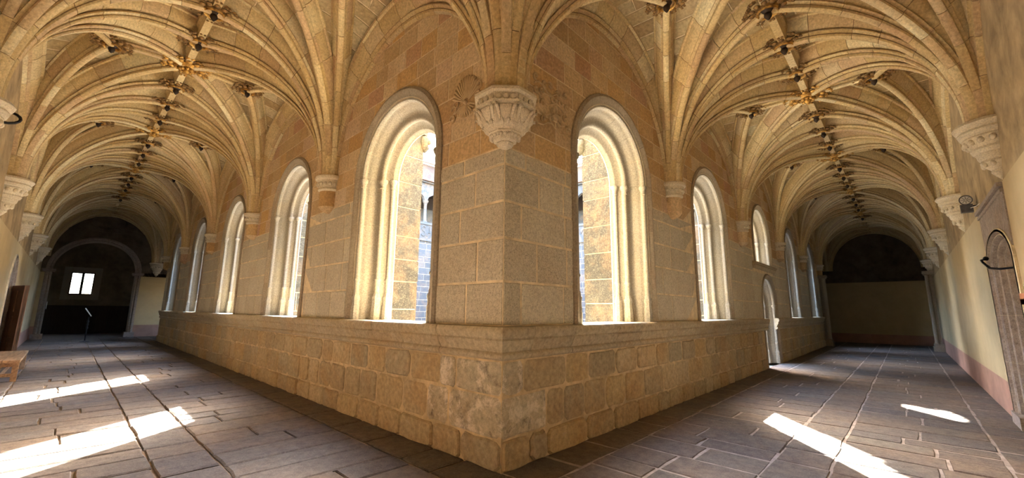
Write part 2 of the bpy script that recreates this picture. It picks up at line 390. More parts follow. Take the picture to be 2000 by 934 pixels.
# ------------------------------------------------------------------ the two courtyard walls
def courses_of(rnd, s0, s1, wmin, wmax, first=None):
    out = []; s = s0
    if first:
        for w in first: out.append((s, s + w)); s += w
    while s < s1 - 0.05:
        w = rnd.uniform(wmin, wmax)
        if s1 - (s + w) < wmin*0.6: w = s1 - s
        out.append((s, min(s1, s + w))); s += w
    return out
def build_wall(side, label):
    f = FR[side]; rnd = random.Random(11 if side == 'left' else 23)
    ol = allops[side]; doors = [o for o in ol if o.z0 < 0.5]
    end = LEN + 0.02
    wall = thing('wall_' + side, label=label, cat='wall', kind='structure')
    mb = MB()
    rf = lambda o: o.r*0.89
    rb = lambda o: o.r*0.555
    wall_face(mb, f, 0.005, -0.005, end, -0.12, 1.2, ol, rf)
    gm = MB(); wall_face(gm, f, 0.004, -0.004, end, 1.2, 3.452, ol, rf); gm.obj('lime_joints', 'lime', wall)
    gm = MB(); wall_face(gm, f, 0.001, -0.001, end, 3.452, 7.3, ol, rf); gm.obj('upper_joints', 'lime', wall)
    wall_face(mb, f, -T, T, end, -0.12, 7.3, ol, rb)
    for o in ops[side]:                         # the sill, seen from above
        a, b = o.c - o.r, o.c + o.r
        mb.add([f(a, -0.004, o.z0), f(b, -0.004, o.z0), f(b, -T, o.z0), f(a, -T, o.z0)], [(0, 1, 2, 3)])
    mb.add([f(end, 0, 0), f(end, -T, 0), f(end, -T, 7.3), f(end, 0, 7.3)], [(0, 1, 2, 3)])
    mb.obj('mortar_core', 'mortar', wall)
    far = {}
    LIM = 12.0
    def put(poly, proud, mat, s, inset=0.010, back=-0.02, tilt=0.0):
        V, F = stone_geo(f, poly, proud, back, inset, tilt)
        if s < LIM: link('stone', mesh('stone', V, F, mat), wall)
        else: far.setdefault(mat, MB()).add(V, F)
    # parapet: three uneven courses of weathered granite
    firsts = {'left': [[0.62, 0.5, 0.7], [0.86, 0.42], [0.74, 0.3, 0.62]], 'right': [[0.42, 0.3, 0.8], [0.72, 0.33, 0.45], [0.33, 0.78, 0.5]]}[side]
    zs = [0.0, 0.29, 0.715, 1.075]
    for k in range(3):
        for i, (a, b) in enumerate(courses_of(rnd, 0.0, end, 0.42, 0.72, firsts[k])):
            if any(o.c - o.r < b and o.c + o.r > a for o in doors):
                for o in doors:
                    if a < o.c - o.r - 0.05: a, b = a, o.c - o.r
                    elif b > o.c + o.r + 0.05: a, b = o.c + o.r, b
                    else: a = b
                if b - a < 0.05: continue
            a2 = a - 0.012 if i == 0 else a
            poly = rough_poly(a2, b, zs[k] if k else -0.02, zs[k+1], 0.015 if k else 0.012, 0.010, rnd)
            pr = rnd.uniform(0.012, 0.03) + (0.02 if k == 0 else 0)
            if i == 0: poly = [(max(q[0], -0.012), q[1]) for q in poly]; pr = 0.016 + (0.02 if k == 0 else 0)
            put(poly, pr, 'corner' if i < (2 if side == 'left' else 1) and k else 'base', a, 0.016, -0.03, rnd.uniform(-0.008, 0.008))
    # grey granite zone, then ochre sandstone above
    rr = lambda o: o.r*0.985
    gz = [SILL, 1.91, 2.39, 2.81, 3.24, 3.45]
    fl = {'left': [[0.6, 0.62], [0.42, 0.75], [0.75, 0.4], [0.48, 0.7], [0.7, 0.5]], 'right': [[0.28, 0.8], [0.56, 0.6], [0.28, 0.85], [0.6, 0.5], [0.35, 0.8]]}[side]
    for k in range(5):
        for i, (a, b) in enumerate(courses_of(rnd, 0.0, end, 0.5, 0.85, fl[k])):
            for poly in stone_polys(a - (0.010 if i == 0 else 0), b, gz[k], gz[k+1], ol, rr, 0.015):
                put(poly, 0.012 if i == 0 else rnd.uniform(0.009, 0.016), 'gran', a, 0.006)
    sz = [3.45, 3.77, 4.08, 4.40, 4.72, 5.05, 5.36, 5.68, 6.0, 6.32, 6.6]
    for k in range(len(sz) - 1):
        for i, (a, b) in enumerate(courses_of(rnd, 0.0, end, 0.34, 0.66, [rnd.uniform(0.3, 0.6)])):
            # skip what lies behind the vault
            m = ((a % BAY) + (b - a)/2); m = abs(m/(BAY/2) - 1)
            if m < 1 and sz[k] > 4.15 + 2.5*math.sqrt(max(0, 1 - m*m)) + 0.25: continue
            for poly in stone_polys(a - (0.006 if i == 0 else 0), b, sz[k], sz[k+1], ol, rr, 0.008):
                put(poly, rnd.uniform(0.004, 0.009), 'sand', a, 0.006)
    for mat, m2 in far.items(): m2.obj('stone_courses', mat, wall, kind='stuff')
    # moulded ledge along the parapet top, in lengths of stone
    prof = [(-0.02,1.435),(0.095,1.425),(0.112,1.40),(0.115,1.37),(0.105,1.335),(0.078,1.305),(0.088,1.285),(0.075,1.25),(0.045,1.20),(0.03,1.165),(0.052,1.15),(0.060,1.125),(0.050,1.10),(0.02,1.08),(-0.02,1.07)]
    def ledge(a, b, mitre, prof=prof, name='ledge_stone'):
        m2 = MB(); n = len(prof); V = []
        for e, s in enumerate((a, a + 0.012, b - 0.012, b)):
            for p, z in prof:
                ss = s - (p if mitre and e < 2 else 0)
                pp = p - (0.006 if e in (0, 3) and not (mitre and e == 0) else 0)
                V.append(f(ss + rnd.uniform(-0.002, 0.002), pp, z))
        F = [(k*n+i, k*n+i+1, (k+1)*n+i+1, (k+1)*n+i) for k in range(3) for i in range(n-1)]
        F += [tuple(range(n)), tuple(3*n + i for i in range(n))]
        m2.add(V, F); return m2
    far_l = MB()
    for i, (a, b) in enumerate(courses_of(rnd, 0.0, end, 0.6, 1.15, [1.02 if side == 'left' else 0.42])):
        for o in doors:
            if a < o.c + 0.62 and b > o.c - 0.62:
                if a < o.c - 0.7: b = o.c - 0.62
                elif b > o.c + 0.7: a = o.c + 0.62
                else: a = b
        if b - a < 0.05: continue
        l = ledge(a + (0 if i == 0 else 0.003), b - 0.003, i == 0)
        if a < 14: l.obj('ledge_stone', 'ledge', wall, smooth=40)
        else: far_l.add(l.V, l.F)
    if far_l.V: far_l.obj('ledge_courses', 'ledge', wall, smooth=40, kind='stuff')
    return wall
wall_left = build_wall('left', 'left gallery courtyard wall of ochre and grey stone above weathered parapet')
wall_right = build_wall('right', 'right gallery courtyard wall of ochre and grey stone pierced by small door')

# ------------------------------------------------------------------ moulded window and door surrounds
HOOD = [(-0.012, 1.245), (0.030, 1.235), (0.048, 1.19), (0.035, 1.15), (0.012, 1.125), (0.0, 1.085), (-0.03, 1.075), (-0.06, 1.07)]
INNER = [(-0.015, 1.10), (-0.02, 1.085), (-0.012, 1.065), (-0.018, 1.04), (-0.04, 1.022), (-0.065, 1.02), (-0.085, 1.035), (-0.10, 1.03),
         (-0.115, 1.012), (-0.14, 0.99), (-0.175, 0.972), (-0.21, 0.955), (-0.238, 0.93), (-0.25, 0.895), (-0.252, 0.86), (-0.258, 0.83), (-0.275, 0.808),
         (-0.30, 0.80), (-0.325, 0.808), (-0.34, 0.80), (-0.36, 0.775), (-0.385, 0.75), (-0.40, 0.715), (-0.42, 0.695), (-0.45, 0.685), (-0.47, 0.67),
         (-0.48, 0.66), (-T, 0.665), (-T, 1.16)]
def sweep(f, o, k, prof, path, shrink=0.003):
    """path: list of ('j',z,side) or ('a',angle); profile radii scaled by k"""
    V = []; n = len(prof)
    for kind, val, sd in path:
        for p, r in prof:
            r = r*k
            if kind == 'j': V.append(f(o.c + sd*r, p, val))
            else: V.append(f(o.c + r*math.cos(val), p, o.zs + o.q*r*math.sin(val)))
    F = [(i*n+j, i*n+j+1, (i+1)*n+j+1, (i+1)*n+j) for i in range(len(path)-1) for j in range(n-1)]
    F += [tuple(range(n)), tuple((len(path)-1)*n + j for j in range(n))]
    return V, F
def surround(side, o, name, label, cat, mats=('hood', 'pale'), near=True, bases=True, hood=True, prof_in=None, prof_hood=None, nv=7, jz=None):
    f = FR[side]; k = o.r/1.245
    w = thing(name, label=label, cat=cat, kind='structure')
    zb = o.z0
    jz = jz or [zb, zb + (o.zs-zb)*0.32, zb + (o.zs-zb)*0.66, o.zs]
    if o.zs - zb < 1.2: jz = [zb, o.zs]
    g = 0.0018
    for pname, prof, mat in (('hood_stone', prof_hood or HOOD, mats[0]), ('jamb_stone', prof_in or INNER, mats[1])):
        if pname == 'hood_stone' and not hood: continue
        for sd in (-1, 1):
            for a, b in zip(jz, jz[1:]):
                V, F = sweep(f, o, k, prof, [('j', a + g, sd), ('j', b - g, sd)])
                link(pname, mesh(pname, V, F, mat, 35), w)
        nn = nv if pname == 'jamb_stone' else 5
        for i in range(nn):
            a0, a1 = PI*i/nn + g, PI*(i+1)/nn - g
            V, F = sweep(f, o, k, prof, [('a', a0 + (a1-a0)*t/5, 0) for t in range(6)])
            link('arch_stone' if pname == 'jamb_stone' else 'hood_stone', mesh('arch_stone', V, F, mat, 35), w)
    # mortar skin just behind, so that no light passes the joints
    prof = prof_in or INNER
    pb = [(p, r + 0.012) for p, r in prof]
    V, F = sweep(f, o, k, pb, [('j', zb, -1), ('j', o.zs, -1)] + [('a', PI - PI*t/24, 0) for t in range(25)] + [('j', zb, 1)])
    link('mortar_bed', mesh('mortar_bed', V, F[:-2], 'lime', 35), w)
    if bases:
        for sd in (-1, 1):
            for (pc, rc, r0) in ((-0.055, 1.055, 0.040), (-0.30, 0.835, 0.046), (-0.43, 0.725, 0.042)):
                cs, cp = o.c + sd*rc*k, pc
                ff = lambda x, y, z: f(x, y, z)
                m = MB(); q = r0
                m.lathe([(q*1.05, o.zs-0.16), (q*1.25, o.zs-0.15), (q*1.05, o.zs-0.135), (q*1.1, o.zs-0.09), (q*1.65, o.zs-0.05), (q*1.75, o.zs-0.02), (q*1.6, o.zs)], 10, (cs, cp), f=ff)
                m.obj('capital', mats[1], w, smooth=50)
                if o.zs - zb > 1.2:
                    m = MB()
                    m.lathe([(q*1.75, zb+0.002), (q*1.75, zb+0.15), (q*1.6, zb+0.17), (q*1.75, zb+0.20), (q*1.5, zb+0.235), (q*1.45, zb+0.30), (q*1.7, zb+0.325), (q*1.7, zb+0.36), (q*1.3, zb+0.385), (q*1.2, zb+0.43)], 8, (cs, cp), f=ff)
                    m.obj('column_base', mats[1], w, smooth=30)
                    m = MB()
                    m.lathe([(q, zb+0.40), (q, zb+0.62), (q*1.3, zb+0.635), (q*1.3, zb+0.655), (q, zb+0.67), (q, o.zs-0.14)], 10, (cs, cp), f=ff)
                    m.obj('colonnette', mats[1], w, smooth=50)
    return w
ordn = ['first', 'second', 'third', 'fourth', 'fifth']
for i, o in enumerate(ops['left']):
    surround('left', o, f'window_{i+1}', f'round arched unglazed window in left gallery wall, {ordn[i]} from the stone corner', 'window')
for i, o in enumerate(ops['right']):
    lb = f'round arched unglazed window in right gallery wall, {ordn[i]} from the stone corner'
    if i == 2: lb = 'short round arched window high above the small door in right gallery'
    surround('right', o, f'window_{i+6}', lb, 'window')
d1 = surround('right', door_op, 'door_1', 'narrow round arched doorway through the right gallery parapet to the courtyard', 'door')
# string course under the high window
m = MB(); pr = [(-0.01,3.10),(0.10,3.09),(0.115,3.05),(0.08,3.01),(0.09,2.99),(0.05,2.93),(0.02,2.90),(-0.01,2.89)]
V = [FR['right'](s, p, z) for s in (10.35, 13.05) for p, z in pr]; n = len(pr)
m.add(V, [(i, i+1, n+i+1, n+i) for i in range(n-1)] + [tuple(range(n)), tuple(n+i for i in range(n))])
m.obj('trim_1', 'ledge', None, 40, kind='structure', label='moulded string course under the short high window', cat='trim')

# ------------------------------------------------------------------ vaults
Z0 = 4.05                    # springing
SOFF = 0.42
B0, A0 = 0.02, 0.245          # radial start of web and of rib soffit
def hgt(c, hc, hr, hf): 
    t = min(1, max(0, c/hc)); return hf + (hr - hf)*(1 - (1-t)**2)
def curveE(L, h, t): return B0 + (L-B0)*(1-math.cos(t)), Z0 + h*math.sin(t)
def curveS(L, h, t, D): return A0 + (L-A0)*(1-math.cos(t)), Z0 + (h-D)*math.sin(t)
RIBP = [(0.200, 0.0), (0.195, 0.03), (0.166, 0.042), (0.158, 0.075), (0.140, 0.115), (0.112, 0.152), (0.086, 0.176), (0.060, 0.187), (0.056, 0.20), (0.082, 0.208), (0.084, 0.222), (0.060, 0.235), (0.048, 0.25), (0.058, 0.262), (0.052, 0.285), (0.022, 0.30)]
RIBP = [(u, v/0.30) for u, v in RIBP]
RIBFULL = RIBP + [(-u, v) for u, v in reversed(RIBP)]
def rib_mesh(to_w, org, ang, L, h, t0, t1, seg, k=1.0, depth=SOFF, shrink=0.0, cap=True):
    """one length of rib in the vertical plane through org at angle ang (bay frame s,c)"""
    e = (math.cos(ang), math.sin(ang)); l = (-e[1], e[0]); V = []; n = len(RIBFULL)
    for i in range(seg + 1):
        t = t0 + (t1-t0)*i/seg
        re, ze = curveE(L, h, t); rs, zs = curveS(L, h, t, depth)
        for u, v in RIBFULL:
            u *= k*(1 - shrink); v *= (1 - shrink*0.6)
            r = re + (rs-re)*v; z = ze + (zs-ze)*v
            V.append(to_w(org[0] + e[0]*r + l[0]*u, org[1] + e[1]*r + l[1]*u, z))
    F = [(i*n+j, i*n+(j+1) % n, (i+1)*n+(j+1) % n, (i+1)*n+j) for i in range(seg) for j in range(n)]
    if cap: F += [tuple(range(n)), tuple(seg*n + j for j in range(n))]
    return V, F
GOLD_BOSSES = []
def vault(name, label, frame, s0, s1, W, hr, hf, near, wall_near=True, do_t0=True, do_t1=True, webobj=(), joints=7):
    """frame maps (s, c, z) -> world; c = 0 at the courtyard wall, c = W at the outer wall"""
    top = thing(name, label=label, cat='ceiling', kind='structure')
    hs, hc = (s1-s0)/2, W/2; sm = (s0+s1)/2
    flip_s = [(s0, 1), (s1, -1)]; flip_c = [(0.0, 1), (W, -1)]
    cs_side = 1.06*W/4.3
    stuff = MB(); core = MB(); rnd = random.Random(hash(name) % 1000 if False else int(s0*100) % 977 + int(W*10))
    for (so_, ds) in flip_s:
        for (co, dc) in flip_c:
            tw = lambda s, c, z, so_=so_, ds=ds, co=co, dc=dc: frame(so_ + ds*s, co + dc*c, z)
            a_side = math.atan2(cs_side, hs); a_diag = math.atan2(hc, hs); a_q = math.atan2(hc, hs/2); a_t = PI/2
            h_side = hgt(cs_side, hc, hr, hf)
            specs = [(0.0, hs, hf, 1.2, 'f'), (a_side, math.hypot(hs, cs_side), h_side, 0.9, 's'), (a_diag, math.hypot(hs, hc), hr, 1.0, 'd'),
                     (a_q, math.hypot(hs/2, hc), hr, 0.95, 'q'), (a_t, hc, hr, 1.12, 't')]
            for ang, L, h, k, kind in specs:
                if kind == 't' and ((ds == 1 and not do_t0) or (ds == -1 and not do_t1)): continue
                tw2 = tw
                if not near:
                    V, F = rib_mesh(tw2, (0, 0), ang, L, h, 0.0, PI/2, 14, k)
                    link('vault_rib', mesh('vault_rib', V, F, 'rib', 38), top)
                else:
                    V, F = rib_mesh(tw2, (0, 0), ang, L, h, 0.0, PI/2, 12, k, shrink=0.10)
                    rb = link('vault_rib', mesh('vault_rib', V, F, 'joint', 38), top)
                    nv = joints + (1 if kind in 'd' else 0)
                    cuts = [0.0] + [PI/2*(j + rnd.uniform(-0.22, 0.22))/nv for j in range(1, nv)] + [PI/2]
                    for a, b in zip(cuts, cuts[1:]):
                        gap = 0.0022/ max(0.5, L/2)
                        V, F = rib_mesh(tw2, (0, 0), ang, L, h, a + gap, b - gap, 4, k*rnd.uniform(0.98, 1.03))
                        link('voussoir', mesh('voussoir', V, F, 'rib', 38), rb)
            # web: smooth backing plus separate stones between the ribs
            nth, ntt = 16, 14; V = []; 
            def pt(th, t, dz=0.0):
                c_, s_ = math.cos(th), math.sin(th)
                L = min(hs/c_ if c_ > 1e-6 else 1e9, hc/s_ if s_ > 1e-6 else 1e9)
                h = hgt(L*s_, hc, hr, hf) if L*s_ < hc - 1e-6 else hr
                r, z = curveE(L, h, t); z -= dz*math.sin(t)*0.8; r += dz*math.cos(t)
                return tw(c_*r, s_*r, z)
            for i in range(nth + 1):
                for j in range(ntt + 1): V.append(pt(PI/2*i/nth, PI/2*j/ntt))
            core.add(V, [(i*(ntt+1)+j, (i+1)*(ntt+1)+j, (i+1)*(ntt+1)+j+1, i*(ntt+1)+j+1) for i in range(nth) for j in range(ntt)])
            angs = [0.0, a_side, a_diag, a_q, a_t]
            as_obj = (ds, dc) in webobj
            for wi in range(4):
                tA, tB = angs[wi], angs[wi+1]
                nb = 9
                for j in range(nb):
                    t0, t1 = 0.52 + (PI/2-0.52)*j/nb, 0.52 + (PI/2-0.52)*(j+1)/nb
                    c_, s_ = math.cos((tA+tB)/2), math.sin((tA+tB)/2); L = min(hs/max(c_, 1e-6), hc/max(s_, 1e-6))
                    r = L*(1-math.cos((t0+t1)/2)); w = r*(tB-tA)
                    ns = max(1, int(round(w/0.55)))
                    us = [0.0] + [(q + rnd.uniform(-0.2, 0.2))/ns for q in range(1, ns)] + [1.0]
                    for ua, ub in zip(us, us[1:]):
                        th0, th1 = tA + (tB-tA)*ua, tA + (tB-tA)*ub
                        gth, gt = 0.015/max(r, 0.3), 0.015/L*1.3
                        ring = lambda dth, dt, dz: [pt(a, b, dz) for a, b in (
                            (th0+dth, t0+dt), ((th0+th1)/2, t0+dt), (th1-dth, t0+dt), (th1-dth, (t0+t1)/2), (th1-dth, t1-dt), ((th0+th1)/2, t1-dt), (th0+dth, t1-dt), (th0+dth, (t0+t1)/2))]
                        pr = rnd.uniform(0.010, 0.02)
                        VV = ring(gth*0.4, gt*0.4, 0.0) + ring(gth, gt, pr) + [pt((th0+th1)/2, (t0+t1)/2, pr)]
                        FF = [(q, (q+1) % 8, 8+(q+1) % 8, 8+q) for q in range(8)] + [(8+q, 8+(q+1) % 8, 16) for q in range(8)]
                        if as_obj: link('web_stone', mesh('web_stone', VV, FF, 'web'), top)
                        else: stuff.add(VV, FF)
    core.obj('vault_web', 'lime', top, smooth=60)
    if stuff.V: stuff.obj('web_courses', 'web', top, kind='stuff')
    # ridge rib: square edged lengths between the bosses; short ridge to the side bosses
    zr = Z0 + hr
    cuts = [s0, s0 + hs/2, sm, s0 + 1.5*hs, s1]
    for a, b in zip(cuts, cuts[1:]):
        m = MB(); w1, w2 = 0.10, 0.055
        pr = [(w1, 0.0), (w1, -0.16), (w2+0.01, -0.22), (w2, -0.36), (-w2, -0.36), (-w2-0.01, -0.22), (-w1, -0.16), (-w1, 0.0)]
        V = [frame(s, hc + u, zr + v) for s in (a + 0.004, b - 0.004) for u, v in pr]
        m.add(V, [(i, (i+1) % 8, 8+(i+1) % 8, 8+i) for i in range(8)] + [tuple(range(8)), tuple(range(8, 16))])
        m.obj('ridge_rib', 'rib', top)
    for c0, dc in flip_c:
        V = []; n = len(RIBFULL); seg = 5
        for i in range(seg + 1):
            c = cs_side + (hc - cs_side)*i/seg; z = Z0 + hgt(c, hc, hr, hf)
            for u, v in RIBFULL: V.append(frame(sm + u*0.85, c0 + dc*c, z - 0.37*v))
        F = [(i*n+j, i*n+(j+1) % n, (i+1)*n+(j+1) % n, (i+1)*n+j) for i in range(seg) for j in range(n)]
        link('lierne', mesh('lierne', V, F + [tuple(range(n)), tuple(seg*n+j for j in range(n))], 'rib', 38), top)
    # boss positions
    bs = []
    for j, s in enumerate(cuts[:-1]): bs.append(('gold' if j == 2 else 'ridge', frame(s, hc, zr - 0.37), j))
    for c0, dc, wh in ((0.0, 1, 'courtyard side'), (W, -1, 'outer side')):
        bs.append(('side', frame(sm, c0 + dc*cs_side, Z0 + hgt(cs_side, hc, hr, hf) - 0.36), wh))
    return top, bs
frL = lambda s, c, z: (-c, s, z)
frR = lambda s, c, z: (s, -c, z)
HRL, HRR, HF = 2.72, 2.43, 2.46
VB = {}
for i in range(NB):
    q = {0: [(1, 1), (-1, 1), (-1, -1)], 1: [(1, 1), (-1, 1), (-1, -1)]}.get(i, [])
    _, VB['L', i] = vault('ceiling', f'ribbed star vault of left gallery, {ordn[i]} bay from the corner', frL, i*BAY, (i+1)*BAY, WL, HRL, HF, i < 2, webobj=q, do_t0=True, do_t1=(i == NB-1))
    q = {0: [(1, 1), (-1, 1)], 1: [(1, 1), (-1, 1)]}.get(i, [])
    _, VB['R', i] = vault('ceiling', f'ribbed star vault of right gallery, {ordn[i]} bay from the corner', frR, i*BAY, (i+1)*BAY, WR, HRR, HF, i < 2, webobj=q, do_t0=True, do_t1=(i == NB-1))
# corner bay above the camera, and the two far corner bays
vault('ceiling', 'ribbed star vault over the near corner where both galleries meet', frL, -WR, 0.0, WL, 2.55, HF, True, do_t0=True, do_t1=False, joints=6)
vault('ceiling', 'dark ribbed vault over the far end of left gallery', frL, LEN, LEN + WL, WL, HRL, HF, False, do_t0=False)
vault('ceiling', 'dark ribbed vault over the far end of right gallery', frR, LEN, LEN + WR, WR, HRR, HF, False, do_t0=False)

# ------------------------------------------------------------------ gilded bosses
def boss(loc, kind, label, group, R):
    t = thing('boss', loc, label, 'boss', group)
    mat = 'gold' if kind == 'gold' else 'gilt_dark'
    n = 12
    m = MB()
    m.lathe([(R*0.30, 0.10), (R*0.62, 0.03), (R*0.66, 0.0), (R*0.60, -0.03), (R*0.40, -0.02), (R*0.30, 0.0)], 16)
    m.obj('collar', 'rib' if False else mat, t, smooth=50)
    m = MB()
    for i in range(n):
        a = 2*PI*i/n; wob = 1 + 0.12*(i % 2)
        for (rr, sz, dz) in ((0.78, 0.17, -0.005), (0.98*wob, 0.14, 0.03), (1.08*wob, 0.09, 0.0)):
            for da in ((-0.09, 0.09) if sz < 0.15 else (0,)):
                m.ball((R*rr*math.cos(a+da), R*rr*math.sin(a+da), dz), R*sz, 6, 4, (1, 1, 0.55))
    m.obj('leaf_rosette', mat, t, smooth=60)
    m = MB(); m.lathe([(R*0.52, 0.0), (R*0.58, -0.03), (R*0.52, -0.055), (R*0.44, -0.045), (R*0.40, -0.01)], 18)
    m.obj('ring', 'gold', t, smooth=60)
    m = MB()
    if kind == 'gold':
        for i in range(8):
            a = 2*PI*i/8; m.ball((R*0.30*math.cos(a), R*0.30*math.sin(a), -0.05), R*0.15, 6, 4)
        m.ball((0, 0, -0.07), R*0.22, 8, 5)
        m.obj('flower', 'gold', t, smooth=60)
    else:
        m.lathe([(R*0.34, 0.0), (R*0.28, -0.03), (R*0.17, -0.05), (R*0.20, -0.075), (R*0.19, -0.105), (R*0.10, -0.14), (R*0.04, -0.16), (0.001, -0.165)], 12)
        m.obj('pendant', 'pendant', t, smooth=50)
    return t
for (side, i), bs in VB.items():
    gal = 'left' if side == 'L' else 'right'
    for kind, loc, j in bs:
        if kind == 'gold': lb = f'large bright gilded boss on the {gal} gallery ridge, {ordn[i]} bay from the corner'; R = 0.34
        elif kind == 'ridge':
            w = {0: 'where the bay begins', 1: 'just before the bright gilded boss', 3: 'just beyond the bright gilded boss'}[j]
            lb = f'dark pendant boss, {gal} gallery ridge, {ordn[i]} bay, {w}'; R = 0.27
        else: lb = f'small dark pendant boss off the ridge, {gal} gallery, {ordn[i]} bay, {j}'; R = 0.25
        boss(loc, kind, lb, {'gold': 'bright gilded bosses', 'ridge': 'dark pendant bosses on the ridge', 'side': 'pendant bosses beside the ridge'}[kind], R)

# ------------------------------------------------------------------ corbels
def corbel_inner(side, s, label):
    f = FR[side]; t = thing('corbel', f(s, 0, 3.4), label, 'corbel', 'ringed corbels under the courtyard wall ribs')
    ox, oy, oz = f(s, 0, 3.4)
    K = 0.66
    g = lambda x, y, z: (f(s + x*K, y*K, z)[0]-ox, f(s + x*K, y*K, z)[1]-oy, z-oz)
    m = MB(); m.lathe([(0.0, 4.06), (0.44, 4.06), (0.455, 4.03), (0.44, 4.0), (0.39, 3.985), (0.385, 3.965)], 20, (0, 0), 0, PI, g); m.obj('abacus', 'corbel', t, smooth=40)
    m = MB(); m.lathe([(0.385, 3.97), (0.375, 3.95), (0.34, 3.88), (0.33, 3.84), (0.35, 3.825), (0.355, 3.80), (0.33, 3.785), (0.31, 3.77)], 20, (0, 0), 0, PI, g); m.obj('bell', 'corbel', t, smooth=40)
    for i in range(9):
        a = PI*(i+0.5)/9; m = MB(); m.ball(g(0.365*math.cos(a), 0.365*math.sin(a), 3.905), 0.034, 7, 5); m.obj('bead', 'corbel', t, smooth=60)
    m = MB(); m.lathe([(0.31, 3.78), (0.30, 3.55), (0.30, 3.48), (0.22, 3.42), (0.10, 3.38), (0.0, 3.37)], 16, (0, 0), 0, PI, g); m.obj('drum', 'sand', t, smooth=40)
def corbel_outer(side, s, label):
    f = FR[side]; t = thing('corbel', f(s, 0, 3.3), label, 'corbel', 'stepped corbels along the outer walls')
    ox, oy, oz = f(s, 0, 3.3)
    K = 0.74
    g = lambda x, y, z: (f(s + x*K, y*K, z)[0]-ox, f(s + x*K, y*K, z)[1]-oy, z-oz-0.03)
    m = MB(); m.lathe([(0.0, 4.07), (0.47, 4.07), (0.50, 4.03), (0.47, 3.99), (0.43, 3.97), (0.45, 3.94), (0.43, 3.90), (0.38, 3.88)], 8, (0, 0), 0, PI, g); m.obj('abacus', 'corbel', t, smooth=25)
    m = MB(); m.lathe([(0.385, 3.89), (0.40, 3.86), (0.36, 3.80), (0.31, 3.74), (0.32, 3.71), (0.30, 3.68), (0.26, 3.66)], 8, (0, 0), 0, PI, g); m.obj('bell', 'corbel', t, smooth=25)
    m = MB()
    for i in range(8):
        a = PI*(i+0.5)/8; m.ball(g(0.375*math.cos(a), 0.365*math.sin(a), 3.81), 0.036, 7, 5, (1, 1, 1.2))
    m.obj('carved_leaves', 'corbel', t, smooth=60)
    m = MB(); m.lathe([(0.27, 3.67), (0.25, 3.60), (0.22, 3.57), (0.23, 3.54), (0.19, 3.50), (0.11, 3.44), (0.12, 3.41), (0.07, 3.36), (0.0, 3.30)], 8, (0, 0), 0, PI, g); m.obj('drop', 'corbel', t, smooth=30)
    for a in (0.5, 1.1, 2.04, 2.64):
        m = MB(); m.ball(g(0.2*math.cos(a), 0.2*math.sin(a), 3.52), 0.03, 7, 5, (1, 1, 1.5)); m.obj('carved_head', 'corbel', t, smooth=60)
for i in range(1, NB + 1):
    corbel_inner('left', i*BAY, f'ringed stone corbel on left courtyard wall, {ordn[i-1]} beyond the corner')
    corbel_inner('right', i*BAY, f'ringed stone corbel on right courtyard wall, {ordn[i-1]} beyond the corner')
for i in range(0, NB + 1):
    nm = ['right beside the near corner bay', 'nearest one in the picture', 'second along', 'third along', 'fourth along', 'fifth along'][i]
    corbel_outer('oleft', i*BAY, f'carved stepped corbel on left outer wall, {nm}')
    corbel_outer('oright', i*BAY, f'carved stepped corbel on right outer wall, {nm}')
FR['endl'] = lambda s, p, z: (s, LEN + WL - p, z)
corbel_outer('endl', 0.05, 'carved corbel over the cream wall patch at left gallery far end')
# the big carved corbel on the corner
t = thing('corbel', (0, 0, 3.26), 'large carved octagonal corbel with shields on the stone corner', 'corbel')
OCT = PI/8
def octl(m, prof):
    m.lathe([(r, (z - 3.3)*0.77 + 0.14) for r, z in prof], 7, (0, 0), PI/2 - PI/8, 2*PI + PI/8)
RA = 0.30
R8 = RA/math.cos(PI/8)
m = MB(); octl(m, [(0.0, 4.10), (R8*1.10, 4.10), (R8*1.17, 4.07), (R8*1.17, 4.03), (R8*1.03, 4.015), (R8*1.0, 3.905), (R8*1.13, 3.89), (R8*1.11, 3.855), (R8*0.98, 3.845)]); m.obj('abacus', 'corbel', t)
m = MB(); octl(m, [(R8*0.98, 3.855), (R8*0.97, 3.80), (R8*0.90, 3.70), (R8*0.78, 3.60), (R8*0.62, 3.545), (R8*0.60, 3.53)]); m.obj('bell', 'corbel', t)
m = MB(); octl(m, [(R8*0.60, 3.535), (R8*0.62, 3.52), (R8*0.60, 3.505), (R8*0.46, 3.47), (R8*0.42, 3.42), (R8*0.30, 3.40), (R8*0.32, 3.385), (R8*0.26, 3.35), (R8*0.08, 3.31), (0.0, 3.30)]); m.obj('drop', 'corbel', t)
